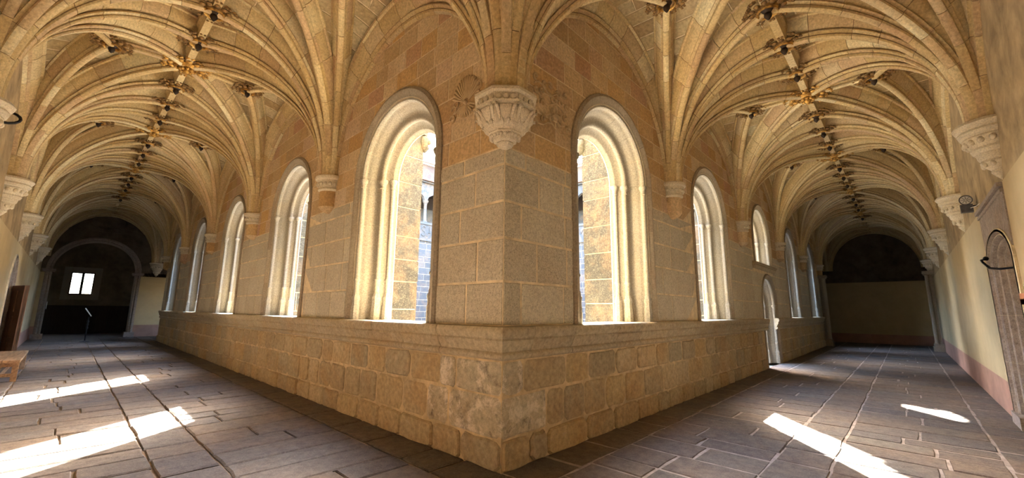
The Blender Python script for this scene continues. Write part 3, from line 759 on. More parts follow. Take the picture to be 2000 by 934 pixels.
for k in range(8):
    a = PI/4*k + PI/8 + PI/8; 
    am = PI/4*k
    if not (PI*0.45 < am < PI*2.05): continue
    ca, sa = math.cos(am), math.sin(am); ta = (-sa, ca)
    for u in (-0.082, 0.0, 0.082):
        m = MB(); m.lathe([(0.036, -0.006), (0.036, 0.014), (0.028, 0.022), (0.012, 0.026), (0.0, 0.026)], 10, f=lambda x, y, z: (ca*(RA*1.0+z) + ta[0]*(u+x), sa*(RA*1.0+z) + ta[1]*(u+x), 0.65*0.77 + 0.14 + y + 0.003))
        m.obj('roundel', 'corbel', t, smooth=40)
    # a shield in the middle of each face of the bell, curled leaves towards its corners
    def onbell(u, t, p=0.0):          # u across the face, t from 0 (top) to 1 (foot)
        z = (0.545 - 0.29*t)*0.77 + 0.14; rr = RA*(0.97 - 0.37*t**1.5) + p; uu = u*(1 - 0.38*t**1.5)
        return (ca*rr + ta[0]*uu, sa*rr + ta[1]*uu, z)
    m = MB(); P = []; n = 10
    out = [(-0.062, 0.10), (0.0, 0.06), (0.062, 0.10), (0.066, 0.35), (0.050, 0.56), (0.0, 0.74), (-0.050, 0.56), (-0.066, 0.35)]
    V = [onbell(u, t, -0.005) for u, t in out] + [onbell(u, t, 0.032) for u, t in out] + [onbell(0, 0.36, 0.052)]
    m.add(V, [(i, (i+1) % 8, 8+(i+1) % 8, 8+i) for i in range(8)] + [(8+i, 8+(i+1) % 8, 16) for i in range(8)])
    m.obj('carved_shield', 'corbel', t, smooth=30)
    for sd in (-1, 1):
        m = MB()
        m.tube([onbell(sd*0.085, 0.98, 0.0), onbell(sd*0.080, 0.6, 0.012), onbell(sd*0.088, 0.3, 0.022), onbell(sd*0.104, 0.12, 0.042), onbell(sd*0.110, 0.10, 0.062), onbell(sd*0.108, 0.2, 0.066)], [0.010, 0.017, 0.021, 0.019, 0.015, 0.010], 7)
        m.tube([onbell(sd*0.030, 1.0, 0.002), onbell(sd*0.040, 0.78, 0.020), onbell(sd*0.056, 0.70, 0.032), onbell(sd*0.066, 0.78, 0.032)], [0.010, 0.017, 0.017, 0.012], 7)
        m.obj('leaf_carving', 'corbel', t, smooth=60)
    for u in (-0.048, 0.0, 0.048):
        m = MB(); m.ball((ca*0.158 + ta[0]*u, sa*0.158 + ta[1]*u, 0.278), 0.024, 8, 6); m.obj('bead', 'corbel', t, smooth=60)
# carved relief beside it: a shell fan on the left face, curling foliage on the right
sh = thing('shell_relief', FR['left'](0.70, 0.0, 4.22), 'fan shaped carved shell relief on ochre wall left of corner corbel', 'relief')
fL = lambda s, p, z: (-p, s, z)
for q in range(15):
    a = math.radians(20 + 140*q/14); m = MB()
    m.tube([fL(0.05*math.cos(a), 0.012, 0.02 + 0.05*math.sin(a)), fL(0.16*math.cos(a), 0.022, 0.02 + 0.18*math.sin(a)), fL(0.26*math.cos(a), 0.026, 0.02 + 0.32*math.sin(a)), fL(0.29*math.cos(a), 0.012, 0.02 + 0.36*math.sin(a))], [0.008, 0.014, 0.021, 0.012], 6)
    m.obj('shell_rib', 'relief', sh, smooth=60)
for q in range(11):
    a = math.radians(200 + 140*q/10); m = MB()
    m.tube([fL(0.03*math.cos(a), 0.012, 0.0 + 0.03*math.sin(a)), fL(0.13*math.cos(a), 0.024, 0.13*math.sin(a)), fL(0.19*math.cos(a), 0.012, 0.19*math.sin(a))], [0.008, 0.018, 0.012], 6)
    m.obj('lower_rib', 'relief', sh, smooth=60)
m = MB(); m.ball(fL(0, 0.02, 0.01), 0.035, 8, 6); m.obj('shell_hinge', 'relief', sh, smooth=60)
for (u, z) in ((0.24, -0.02), (0.27, -0.14), (0.20, 0.05), (-0.22, 0.04), (-0.24, 0.16)):
    m = MB(); m.tube([fL(u + 0.05*math.cos(b), 0.014, z + 0.05*math.sin(b)) for b in [x*0.6 for x in range(9)]], 0.015, 6); m.obj('curl', 'relief', sh, smooth=60)
fo = thing('foliage_relief', FR['right'](0.82, 0.0, 4.32), 'curling carved foliage relief on ochre wall right of corner corbel', 'relief')
fR = lambda s, p, z: (s, -p, z)
rn = random.Random(5)
for q in range(20):
    u = -0.30 + 0.65*(q % 5)/4 + rn.uniform(-0.03, 0.03); z = 0.22 - 0.16*(q//5) + rn.uniform(-0.03, 0.03) - 0.10*(u + 0.1)*0
    if u > 0.1 and z > 0.20: z -= 0.05
    m = MB(); d = rn.choice((-1, 1)); a = rn.uniform(0, 6)
    m.tube([fR(u + (0.055 - 0.005*x)*math.cos(a + d*0.65*x), 0.014 + 0.001*x, z + (0.055 - 0.005*x)*math.sin(a + d*0.65*x)) for x in range(9)], [0.008] + [0.016]*7 + [0.02], 6)
    m.obj('scroll', 'relief', fo, smooth=60)
for q in range(4):
    m = MB(); m.tube([fR(-0.32 + 0.09*x, 0.010, 0.14 - 0.16*q + 0.05*math.sin(x*1.3 + q)) for x in range(8)], 0.013, 6); m.obj('stem', 'relief', fo, smooth=60)

# ------------------------------------------------------------------ floor
def flagstones(name, label, side):
    top = thing(name, label=label, cat='floor', kind='structure'); rnd = random.Random(31 if side == 'L' else 47)
    fr = frL if side == 'L' else frR; W = WL if side == 'L' else WR
    a0, a1 = (-WR, LEN + WL) if side == 'L' else (0.0, LEN + WR)
    gz_ = -0.022 if side == 'L' else -0.009
    m = MB(); m.add([fr(a0, -0.02, gz_), fr(a1, -0.02, gz_), fr(a1, W + 0.02, gz_), fr(a0, W + 0.02, gz_)], [(0, 1, 2, 3)])
    m.obj('grit_bed', 'grit' if side == 'L' else 'grit_pale', top)
    def put(s0, s1, c0, c1, far):
        g = rnd.uniform(0.008, 0.016); j = 0.010
        P = [(s0+g, c0+g), ((s0+s1)/2, c0+g), (s1-g, c0+g), (s1-g, c0+(c1-c0)*0.35), (s1-g, c0+(c1-c0)*0.7), (s1-g, c1-g), ((s0+s1)/2, c1-g), (s0+g, c1-g), (s0+g, c0+(c1-c0)*0.7), (s0+g, c0+(c1-c0)*0.35)]
        P = [(a + rnd.uniform(-j, j), b + rnd.uniform(-j, j)) for a, b in P]
        cs, cc = (s0+s1)/2, (c0+c1)/2; z = rnd.uniform(-0.006, 0.004); n = len(P)
        ta, tb = rnd.uniform(-0.006, 0.006), rnd.uniform(-0.004, 0.004)
        V = [fr(a, b, -0.03) for a, b in P] + [fr(a, b, z - 0.012 + ta*(a-cs)) for a, b in P] + [fr(cs + (a-cs)*0.93, cc + (b-cc)*0.97, z + ta*(a-cs) + tb*(b-cc)) for a, b in P]
        F = [(k*n+i, k*n+(i+1) % n, (k+1)*n+(i+1) % n, (k+1)*n+i) for k in (0, 1) for i in range(n)] + [tuple(range(2*n, 3*n))]
        if far is None: link('flagstone', mesh('flagstone', V, F, 'flag'), top)
        else: far.add(V, F)
    far = MB()
    strips = [(0.0, 0.48, 'along'), (0.48, 1.88, 'cross'), (1.88, 2.38, 'band'), (2.38, 3.75, 'cross'), (3.75, W, 'along')]
    for c0, c1, kind in strips:
        s = a0
        while s < a1 - 0.05:
            w = rnd.uniform(0.34, 0.56) if kind == 'cross' else rnd.uniform(0.55, 1.0) if kind == 'along' else rnd.uniform(0.45, 0.85)
            if a1 - s - w < 0.2: w = a1 - s
            tgt = None if s < 15.5 else far
            if kind == 'cross' and rnd.random() < 0.62:
                k = rnd.uniform(0.3, 0.7); put(s, s + w, c0, c0 + (c1-c0)*k, tgt); put(s, s + w, c0 + (c1-c0)*k, c1, tgt)
            else: put(s, s + w, c0, c1, tgt)
            s += w
    far.obj('flagstone_courses', 'flag', top, kind='stuff')
flagstones('floor', 'worn purple brown flagstone floor of left gallery and corner', 'L')
flagstones('floor', 'worn purple brown flagstone floor of right gallery', 'R')

# ------------------------------------------------------------------ outer walls
DADO, PINK = 3.25, 0.56
blk = Op(5.74, 1.12, 2.32, 0.0, 0.42)       # blocked doorway in the right outer wall
lfd = Op(14.1, 0.95, 2.0, 0.0)        # doorway in the left outer wall
def outer(side, label, a0, a1, olist, end_extra):
    f = FR[side]; w = thing('wall_outer_' + side[1:], label=label, cat='wall', kind='structure')
    rr = lambda o: o.r*0.97
    def band(name, z0, z1, p, mat, ol):
        m = MB(); wall_face(m, f, p, a0, a1, z0, z1, ol, rr)
        # the top edge of the thicker plaster
        m.add([f(a0, p, z1), f(a1, p, z1), f(a1, -0.1, z1), f(a0, -0.1, z1)], [(0, 1, 2, 3)])
        m.obj(name, mat, w)
    m = MB(); u = a0
    for o in sorted(olist, key=lambda o: o.c) + [None]:
        e = a1 if o is None else o.c - rr(o)
        m.add([f(u, 0.02, 0), f(e, 0.02, 0), f(e, 0.02, PINK), f(u, 0.02, PINK)], [(0, 1, 2, 3)])
        if o: u = o.c + rr(o)
    m.obj('pink_dado', 'pink', w)
    m = MB()
    bs = breaks(a0, a1, olist, rr)
    for a, b in zip(bs, bs[1:]):
        mid = (a+b)/2; o = next((o for o in olist if abs(mid-o.c) < rr(o)), None)
        za = zb = PINK
        if o: za, zb = [min(DADO, o.zs + o.q*math.sqrt(max(0, rr(o)**2 - (v-o.c)**2))) for v in (a, b)]
        m.add([f(a, 0.02, za), f(b, 0.02, zb), f(b, 0.02, DADO), f(a, 0.02, DADO)], [(0, 1, 2, 3)])
        m.add([f(a, 0.02, DADO), f(b, 0.02, DADO), f(b, -0.02, DADO + 0.015), f(a, -0.02, DADO + 0.015)], [(0, 1, 2, 3)])
    m.obj('cream_plaster', 'cream', w)
    m = MB(); m.add([f(a0, 0.004, DADO), f(a1, 0.004, DADO), f(a1, 0.004, 7.3), f(a0, 0.004, 7.3)], [(0, 1, 2, 3)]); m.obj('upper_stucco', 'stucco', w)
    m = MB(); m.add([f(a0, -0.7, -0.05), f(a1, -0.7, -0.05), f(a1, -0.7, 7.3), f(a0, -0.7, 7.3)], [(0, 1, 2, 3)]); m.obj('outer_face', 'stucco', w)
    return w
outer('oleft', 'left gallery outer wall in cream plaster with pink dado', -WR - 0.02, LEN + WL, [lfd], 0)
outer('oright', 'right gallery outer wall in cream plaster with pink dado', -WL - 0.02, LEN + WR, [blk], 0)
PORT = [(-0.03, 1.245), (0.045, 1.244), (0.050, 1.22), (0.050, 1.13), (0.0, 1.105), (-0.01, 1.075), (0.015, 1.045), (0.025, 1.0), (0.005, 0.955), (-0.05, 0.935), (-0.085, 0.92), (-0.06, 0.895), (-0.03, 0.86), (-0.04, 0.815), (-0.09, 0.79), (-0.145, 0.775), (-0.12, 0.745), (-0.09, 0.71), (-0.10, 0.67), (-0.15, 0.645), (-0.21, 0.63), (-0.25, 0.60), (-0.42, 0.58), (-0.42, 1.20)]
d2 = surround('oright', blk, 'door_2', 'blocked doorway with weathered grey granite mouldings at the right edge', 'door', mats=('portal', 'portal'), bases=False, hood=False, prof_in=PORT, nv=6, jz=[0.16, 0.9, 1.6, 2.32])
f = FR['oright']
m = MB(); m.box(*(lambda a, b: (a[0], b[0], a[1], b[1], -0.02, 0.17))(f(blk.c + 0.48, -0.42, 0), f(blk.c + 1.16, 0.07, 0))); m.obj('plinth', 'portal', d2)
m = MB(); m.box(*(lambda a, b: (a[0], b[0], a[1], b[1], -0.02, 0.17))(f(blk.c - 1.16, -0.42, 0), f(blk.c - 0.48, 0.07, 0))); m.obj('plinth', 'portal', d2)
m = MB(); m.add([f(blk.c - 0.9, -0.40, 0), f(blk.c + 0.9, -0.40, 0), f(blk.c + 0.9, -0.40, 3.3), f(blk.c - 0.9, -0.40, 3.3)], [(0, 1, 2, 3)]); m.obj('infill', 'cream', d2)
# square label moulding and spandrel above the arch
def prism(f, P, p0, p1):
    n = len(P); V = [f(a, p0, b) for a, b in P] + [f(a, p1, b) for a, b in P]
    return V, [tuple(range(n))[::-1], tuple(range(n, 2*n))] + [(i, (i+1) % n, n+(i+1) % n, n+i) for i in range(n)]
for sg in (-1, 1):
    P = [(blk.c + sg*1.08*math.cos(a), blk.zs + blk.q*1.08*math.sin(a)) for a in [PI/2*q/8 for q in range(9)]] + [(blk.c, 3.24), (blk.c + sg*1.13, 3.24)]
    m = MB(); m.add(*prism(f, P, 0.0, 0.035)); m.obj('spandrel', 'portal', d2)
m = MB()
for p0, p1, z0, z1 in ((0.0, 0.075, 3.19, 3.245), (0.0, 0.055, 3.12, 3.165)): m.add(*prism(f, [(blk.c-1.13, z0), (blk.c+1.13, z0), (blk.c+1.13, z1), (blk.c-1.13, z1)], p0, p1))
m.obj('label_moulding', 'portal', d2)
d3 = surround('oleft', lfd, 'door_3', 'stone framed doorway in left outer wall behind the open wooden leaf', 'door', mats=('portal', 'portal'), bases=False, hood=False, prof_in=PORT, nv=6)
f = FR['oleft']
m = MB(); m.add([f(lfd.c-0.9, -0.40, 0), f(lfd.c+0.9, -0.40, 0), f(lfd.c+0.9, -0.40, 3.1), f(lfd.c-0.9, -0.40, 3.1)], [(0, 1, 2, 3)]); m.obj('shade_sheet', 'dark_stone', d3)  # dark sheet stands in for the shade inside the doorway
# short end walls behind the camera
m = MB(); m.add([(-WL-0.1, -WR, 0), (0.1, -WR, 0), (0.1, -WR, 7.3), (-WL-0.1, -WR, 7.3)], [(0, 1, 2, 3)])

# wooden door leaf standing ajar
lf = thing('door_leaf', (-4.30, 15.05, 0.02), 'dark brown panelled wooden door leaf standing ajar behind bench', 'door')
lf.rotation_euler = (0, 0, math.atan2(-1.0, 0.32))
m = MB(); m.box(0, 1.05, -0.025, 0.025, 0, 2.12); m.obj('leaf_board', 'wood', lf)
for (x0, x1, z0, z1) in [(0.0, 0.12, 0, 2.12), (0.93, 1.05, 0, 2.12), (0.47, 0.58, 0.12, 2.0), (0.12, 0.93, 0, 0.14), (0.12, 0.93, 1.98, 2.12), (0.12, 0.93, 0.62, 0.74), (0.12, 0.93, 1.30, 1.42)]:
    m = MB(); m.box(x0, x1, -0.045, 0.045, z0, z1); m.obj('rail' if x1 - x0 > z1 - z0 else 'stile', 'wood', lf)
for x0 in (0.15, 0.61):
    for z0, z1 in ((0.17, 0.59), (0.77, 1.27), (1.45, 1.95)):
        m = MB(); m.box(x0, x0+0.29, -0.036, 0.036, z0, z1); m.obj('panel', 'wood', lf)

# bench beside the left wall
b = thing('bench', (-3.96, 12.2, 0), 'light brown wooden bench along the left outer wall', 'bench')
for q in range(2):
    m = MB(); m.box(-0.25 + 0.25*q + 0.004, 0.25*q - 0.004, -1.45, 1.45, 0.40, 0.455); m.obj('seat_plank', 'bench', b)
for y in (-1.25, 1.25):
    for x in (-0.19, 0.19):
        m = MB(); m.box(x-0.045, x+0.045, y-0.045, y+0.045, 0, 0.40); m.obj('leg', 'bench', b)
    m = MB(); m.box(-0.16, 0.16, y-0.02, y+0.02, 0.10, 0.17); m.obj('stretcher', 'bench', b)
    m = MB(); m.box(-0.19, 0.19, y-0.03, y+0.03, 0.31, 0.40); m.obj('apron', 'bench', b)
m = MB(); m.box(-0.02, 0.02, -1.23, 1.23, 0.11, 0.16); m.obj('stretcher', 'bench', b)

# ------------------------------------------------------------------ left end: arched wall with a dark room beyond
YE = LEN + WL
we = thing('wall_end_left', label='dark end wall of left gallery with wide arch into a dim room', cat='wall', kind='structure')
ao = Op(-2.36, 1.78, 3.40, 0.0)
fE = lambda s, p, z: (s, YE - p, z)
m = MB(); rr = lambda o: o.r
bs = breaks(-WL - 0.05, 8.0, [ao], rr)
mc, mp, mu_ = MB(), MB(), MB()
for a, b_ in zip(bs, bs[1:]):
    hit = abs((a+b_)/2 - ao.c) < ao.r
    za, zb = (DADO, DADO) if not hit else [ao.zs + math.sqrt(max(0, ao.r**2 - (v-ao.c)**2)) for v in (a, b_)]
    mu_.add([fE(a, 0, za), fE(b_, 0, zb), fE(b_, 0, 7.3), fE(a, 0, 7.3)], [(0, 1, 2, 3)])
    if not hit:
        mc.add([fE(a, 0.0, 0.62), fE(b_, 0.0, 0.62), fE(b_, 0.0, DADO+0.2), fE(a, 0.0, DADO+0.2)], [(0, 1, 2, 3)])
        mp.add([fE(a, 0.0, 0), fE(b_, 0.0, 0), fE(b_, 0.0, 0.62), fE(a, 0.0, 0.62)], [(0, 1, 2, 3)])
mu_.obj('upper_wall', 'dark_stone', we); mc.obj('cream_plaster', 'cream', we); mp.obj('pink_dado', 'pink', we)
# arch ring and its two piers
ARP = [(0.02, 1.0), (0.05, 0.98), (0.055, 0.95), (0.02, 0.93), (-0.02, 0.92), (0.0, 0.90), (-0.05, 0.875), (-0.45, 0.865)]
def sweepE(o, prof, path):
    V = []; n = len(prof)
    for kind, val, sd in path:
        for p, r in prof:
            r = r*o.r*1.0
            V.append(fE(o.c + sd*r, p, val) if kind == 'j' else fE(o.c + r*math.cos(val), p, o.zs + r*math.sin(val)))
    return V, [(i*n+j, i*n+j+1, (i+1)*n+j+1, (i+1)*n+j) for i in range(len(path)-1) for j in range(n-1)]
for q in range(9):
    m = MB(); m.add(*sweepE(ao, ARP, [('a', PI*(q + t/4*0.99)/9, 0) for t in range(5)])); m.obj('arch_stone', 'portal', we, smooth=35)
for sd in (-1, 1):
    for z0, z1 in ((0.25, 1.2), (1.2, 2.3), (2.3, 3.28)):
        m = MB(); m.add(*sweepE(ao, ARP, [('j', z0, sd), ('j', z1 - 0.01, sd)])); m.obj('jamb_stone', 'portal', we, smooth=35)
    m = MB(); x = ao.c + sd*ao.r*0.93
    m.box(x-0.20, x+0.20, YE-0.10, YE+0.45, 3.28, 3.34); m.box(x-0.23, x+0.23, YE-0.13, YE+0.45, 3.34, 3.42); m.obj('impost', 'portal', we)
    m = MB(); m.box(x-0.20, x+0.20, YE-0.10, YE+0.45, 0, 0.25); m.obj('plinth', 'portal', we)
m = MB(); m.box(-WL, -0.1, YE-0.05, YE+0.05, 5.50, 5.58); m.obj('string_course', 'dark_stone', we)
# coat of arms over the arch, an oval in low relief
m = MB(); m.lathe([(0.0, 0.07), (0.25, 0.06), (0.5, 0.04), (0.56, 0.06), (0.60, 0.0)], 20, f=lambda x, y, z: (-2.2 + x*1.2, YE - z, 6.05 + y*0.62)); m.obj('oval_relief', 'dark_stone', we, smooth=50)
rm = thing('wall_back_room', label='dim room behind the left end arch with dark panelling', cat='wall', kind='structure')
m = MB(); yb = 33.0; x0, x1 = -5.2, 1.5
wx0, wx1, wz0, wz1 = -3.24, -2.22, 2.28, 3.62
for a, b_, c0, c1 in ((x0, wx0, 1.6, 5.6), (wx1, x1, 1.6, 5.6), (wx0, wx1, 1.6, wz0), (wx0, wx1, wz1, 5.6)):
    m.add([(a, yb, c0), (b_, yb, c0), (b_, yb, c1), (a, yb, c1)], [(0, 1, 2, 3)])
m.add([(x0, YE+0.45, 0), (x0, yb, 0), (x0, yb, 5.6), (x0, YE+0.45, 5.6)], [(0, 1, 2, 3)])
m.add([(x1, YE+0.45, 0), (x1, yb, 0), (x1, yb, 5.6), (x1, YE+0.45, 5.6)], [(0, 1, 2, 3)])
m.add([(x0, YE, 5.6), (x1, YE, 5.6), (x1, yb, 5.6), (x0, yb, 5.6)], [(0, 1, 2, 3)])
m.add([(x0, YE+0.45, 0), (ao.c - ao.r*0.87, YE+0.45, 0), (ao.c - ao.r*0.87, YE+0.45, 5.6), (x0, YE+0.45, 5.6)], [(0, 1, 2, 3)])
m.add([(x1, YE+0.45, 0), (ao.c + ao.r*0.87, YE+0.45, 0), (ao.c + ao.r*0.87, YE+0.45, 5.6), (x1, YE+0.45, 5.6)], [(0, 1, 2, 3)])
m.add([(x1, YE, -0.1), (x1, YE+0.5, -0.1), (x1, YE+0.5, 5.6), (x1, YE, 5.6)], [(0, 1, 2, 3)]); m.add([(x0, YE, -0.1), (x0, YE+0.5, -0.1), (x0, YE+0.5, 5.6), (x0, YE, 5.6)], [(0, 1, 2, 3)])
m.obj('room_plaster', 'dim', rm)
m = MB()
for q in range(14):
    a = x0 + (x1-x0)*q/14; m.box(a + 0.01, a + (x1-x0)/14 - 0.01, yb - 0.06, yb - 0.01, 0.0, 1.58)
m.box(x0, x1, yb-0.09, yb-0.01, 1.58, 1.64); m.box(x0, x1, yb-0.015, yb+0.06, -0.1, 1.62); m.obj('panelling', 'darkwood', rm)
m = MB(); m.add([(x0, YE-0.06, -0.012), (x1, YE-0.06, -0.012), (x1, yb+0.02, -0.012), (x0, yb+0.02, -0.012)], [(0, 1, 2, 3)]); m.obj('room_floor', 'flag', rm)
wn = thing('window_11', label='small leaded casement window glowing in the dim room at left end', cat='window', kind='structure')
m = MB()
for a, b_, c0, c1 in ((wx0-0.30, wx0, wz0-0.30, wz1+0.30), (wx1, wx1+0.30, wz0-0.30, wz1+0.30), (wx0, wx1, wz1, wz1+0.30), (wx0, wx1, wz0-0.30, wz0)): m.box(a, b_, yb-0.02, yb+0.25, c0, c1)
m.obj('stone_surround', 'pale', wn)
xm = (wx0+wx1)/2
for a, b_ in ((wx0, xm), (xm, wx1)):
    m = MB(); m.box(a, b_, yb+0.0, yb+0.06, wz0, wz0+0.07); m.box(a, b_, yb, yb+0.06, wz1-0.07, wz1); m.box(a, a+0.06, yb, yb+0.06, wz0, wz1); m.box(b_-0.06, b_, yb, yb+0.06, wz0, wz1)
    fr_ = m.obj('casement', 'darkwood', wn)
    m = MB()
    for q in (1, 2, 3): m.box(a+0.06, b_-0.06, yb+0.02, yb+0.035, wz0 + (wz1-wz0)*q/4 - 0.012, wz0 + (wz1-wz0)*q/4 + 0.012)
    for q in (1, 2): m.box(a + (b_-a)*q/3 - 0.010, a + (b_-a)*q/3 + 0.010, yb+0.02, yb+0.035, wz0, wz1)
    m.obj('lead_bars', 'black', fr_)
    for q in range(4):
        m = MB(); m.box(a+0.06, b_-0.06, yb+0.024, yb+0.029, wz0 + (wz1-wz0)*q/4, wz0 + (wz1-wz0)*(q+1)/4); m.obj('pane', 'glass', fr_)
# lectern on a thin stand near the left end
lc = thing('lectern', (-2.42, 24.4, 0), 'thin black lectern stand with tilted white panel before the dark arch', 'lectern')
m = MB(); m.lathe([(0.17, 0.0), (0.17, 0.02), (0.03, 0.05), (0.022, 0.1), (0.022, 1.12), (0.0, 1.12)], 12); m.obj('pole', 'black', lc, smooth=40)
m = MB(); V = [(-0.17, -0.16, 1.50), (0.06, -0.16, 1.14), (0.06, 0.16, 1.14), (-0.17, 0.16, 1.50)]
m.add(V + [(x+0.03, y, z+0.02) for x, y, z in V], [(0, 1, 2, 3), (4, 7, 6, 5), (0, 4, 5, 1), (1, 5, 6, 2), (2, 6, 7, 3), (3, 7, 4, 0)]); m.obj('panel', 'white', lc)
for z in (0.62, 0.76, 0.9):
    m = MB(); m.lathe([(0.0, z-0.035), (0.04, z-0.03), (0.045, z), (0.04, z+0.03), (0.0, z+0.035)], 10); m.obj('collar', 'black', lc, smooth=40)
sg = thing('wall_sign', (ao.c - ao.r*0.865 + 0.02, YE + 0.2, 1.45), 'small pale notice card on the left pier of dark arch', 'sign')
m = MB(); m.box(0.0, 0.02, -0.1, 0.1, 0, 0.36); m.obj('card', 'white', sg)

# ------------------------------------------------------------------ right end: cream wall, transverse arch on tall piers
wr = thing('wall_end_right', label='dark end wall of right gallery, cream below and dark brown above', cat='wall', kind='structure')
XE = LEN + WR
def quadX(x, y0, y1, z0, z1): return [(x, y0, z0), (x, y1, z0), (x, y1, z1), (x, y0, z1)]
m = MB(); m.add(quadX(XE, -WR-0.1, 8, 0.5, 3.35), [(0, 1, 2, 3)]); m.obj('cream_plaster', 'cream', wr)
m = MB(); m.add(quadX(XE-0.015, -WR-0.1, 8, 0.0, 0.5), [(0, 1, 2, 3)]); m.obj('pink_dado', 'pink', wr)
m = MB(); m.add(quadX(XE+0.02, -WR-0.8, 8.1, -0.1, 7.3), [(0, 1, 2, 3)]); m.add(quadX(XE, -WR-0.1, 8, 3.35, 7.3), [(0, 1, 2, 3)]); m.obj('upper_wall', 'dark_stone', wr)
for nm, y, lb in (('column', -WR + 0.17, 'tall clustered pier on the outer wall at right gallery end'), ('column', -0.14, 'tall clustered pier on courtyard wall at right gallery end')):
    t = thing(nm, (LEN, y, 0), lb, 'column', 'clustered piers at the right gallery end')
    m = MB(); m.box(-0.28, 0.28, -0.2, 0.2, 0, 0.22); m.box(-0.24, 0.24, -0.17, 0.17, 0.22, 0.32); m.obj('plinth', 'hood', t)
    for dx in (-0.16, 0.0, 0.16):
        m = MB(); m.lathe([(0.075, 0.32), (0.09, 0.36), (0.07, 0.40), (0.07, 3.3), (0.085, 3.33), (0.07, 3.36)], 10, (dx, 0.06 if y < -1 else -0.06)); m.obj('shaft', 'hood', t, smooth=45)
    m = MB(); m.box(-0.18, 0.18, -0.10, 0.10, 0.32, 3.36); m.obj('core', 'hood', t)
    m = MB(); m.box(-0.27, 0.27, -0.17, 0.17, 3.36, 3.42); m.box(-0.31, 0.31, -0.2, 0.2, 3.42, 3.52); m.obj('capital', 'hood', t)

# enclosing walls of the far wings (inner passages), dark
cw = thing('wall_far_wing', label='courtyard side parapet walls of the dark far galleries', cat='wall', kind='structure')
m = MB()
po = Op(1.9, 0.5, 3.2, SILL)
wall_face(m, lambda s, p, z: (s, LEN - p, z), 0.0, 0.0, 8.0, 0, 7.3, [po], lambda o: o.r)
wall_face(m, lambda s, p, z: (s, LEN - p, z), 0.5, 0.0, 8.0, 0, 7.3, [po], lambda o: o.r)
m.add([(po.c-po.r, LEN, SILL), (po.c+po.r, LEN, SILL), (po.c+po.r, LEN-0.5, SILL), (po.c-po.r, LEN-0.5, SILL)], [(0, 1, 2, 3)])
m.add([(8, LEN, 0), (8, YE, 0), (8, YE, 7.3), (8, LEN, 7.3)], [(0, 1, 2, 3)])
m.add([(LEN, 0, 0), (LEN, 8, 0), (LEN, 8, 7.3), (LEN, 0, 7.3)], [(0, 1, 2, 3)])
m.add([(LEN, 8, 0), (XE, 8, 0), (XE, 8, 7.3), (LEN, 8, 7.3)], [(0, 1, 2, 3)])
m.add([(0, LEN, 0), (8, LEN, 0), (8, YE, 0), (0, YE, 0)], [(0, 1, 2, 3)])
m.add([(LEN, 0, 0), (XE, 0, 0), (XE, 8, 0), (LEN, 8, 0)], [(0, 1, 2, 3)])
m.obj('passage_walls', 'dark_stone', cw)
rf = MB()
rf.box(-WL-0.8, T, -WR-0.8, yb+0.3, 7.3, 7.5); rf.box(T, XE+0.8, -WR-0.8, T, 7.3, 7.5); rf.box(T, 8.2, LEN-0.9, YE+0.5, 7.3, 7.5); rf.box(LEN-0.9, XE+0.8, T, 8.2, 7.3, 7.5)
rf.obj('sky_block_slab', 'lime', None, kind='structure', label='unseen slab added over the gallery vaults to block the sky', cat='roof')  # unseen slab, added to keep sky light off the vaults

# ------------------------------------------------------------------ courtyard: ground, buttresses, far wings
m = MB(); m.add([(-40, -40, -0.07), (70, -40, -0.07), (70, 70, -0.07), (-40, 70, -0.07)], [(0, 1, 2, 3)])
m.obj('ground_courtyard', 'court', None, kind='structure', label='pale gravel ground of the sunlit courtyard', cat='ground')
def buttress(side, s, label):
    fx = (lambda s_, d, z: (d, s_, z)) if side == 'left' else (lambda s_, d, z: (s_, d, z))
    t = thing('buttress', fx(s, T + 0.004, 0), label, 'buttress', 'lichened buttresses in the courtyard')
    o = Vector(fx(s, T, 0)); rnd = random.Random(int(s*10) + (3 if side == 'left' else 9))
    def bx(name, s0, s1, d0, d1, z0, z1, mat='lichen', k=0.012):
        m = MB(); P = [Vector(fx(a, d, z)) - o for z in (z0, z1) for a, d in ((s0, d0), (s1, d0), (s1, d1), (s0, d1))]
        m.add(P, [(0, 3, 2, 1), (4, 5, 6, 7), (0, 1, 5, 4), (1, 2, 6, 5), (2, 3, 7, 6), (3, 0, 4, 7)])
        return m.obj(name, mat, t)
    hw, pj = 0.42, 1.28
    bx('mortar_core', s-hw+0.02, s+hw-0.02, T+0.004, T+pj-0.02, 0, 5.4, 'lime')
    z = 0.0; k = 0
    while z < 5.35:
        h = rnd.uniform(0.42, 0.62); h = min(h, 5.42 - z); c = T + pj*rnd.uniform(0.35, 0.65)
        if k % 2: 
            bx('stone', s-hw, s+hw, T, c - 0.012, z+0.01, z+h-0.012); bx('stone', s-hw, s+hw, c+0.012, T+pj, z+0.01, z+h-0.012)
        else: bx('stone', s-hw, s+hw, T, T+pj+rnd.uniform(-0.01, 0.01), z+0.01, z+h-0.012)
        z += h; k += 1
    bx('cap_stone', s-hw-0.06, s+hw+0.06, T, T+pj+0.06, 5.42, 5.55)
    m = MB(); q = Vector(fx(s - hw - 0.02, T + pj + 0.02, 5.25)) - o
    m.tube([q + Vector((0.05, 0.05, 0.16)), q + Vector((0.0, 0.0, 0.08)), q + Vector((-0.03, -0.02, -0.02)), q + Vector((0.02, 0.01, -0.12)), q + Vector((0.0, 0.02, -0.22))], [0.05, 0.11, 0.08, 0.09, 0.03], 7); m.ball(q + Vector((0.06, -0.05, 0.02)), 0.06, 7, 5); m.ball(q + Vector((-0.05, 0.06, 0.03)), 0.06, 7, 5); m.obj('carved_finial', 'lichen', t, smooth=60)
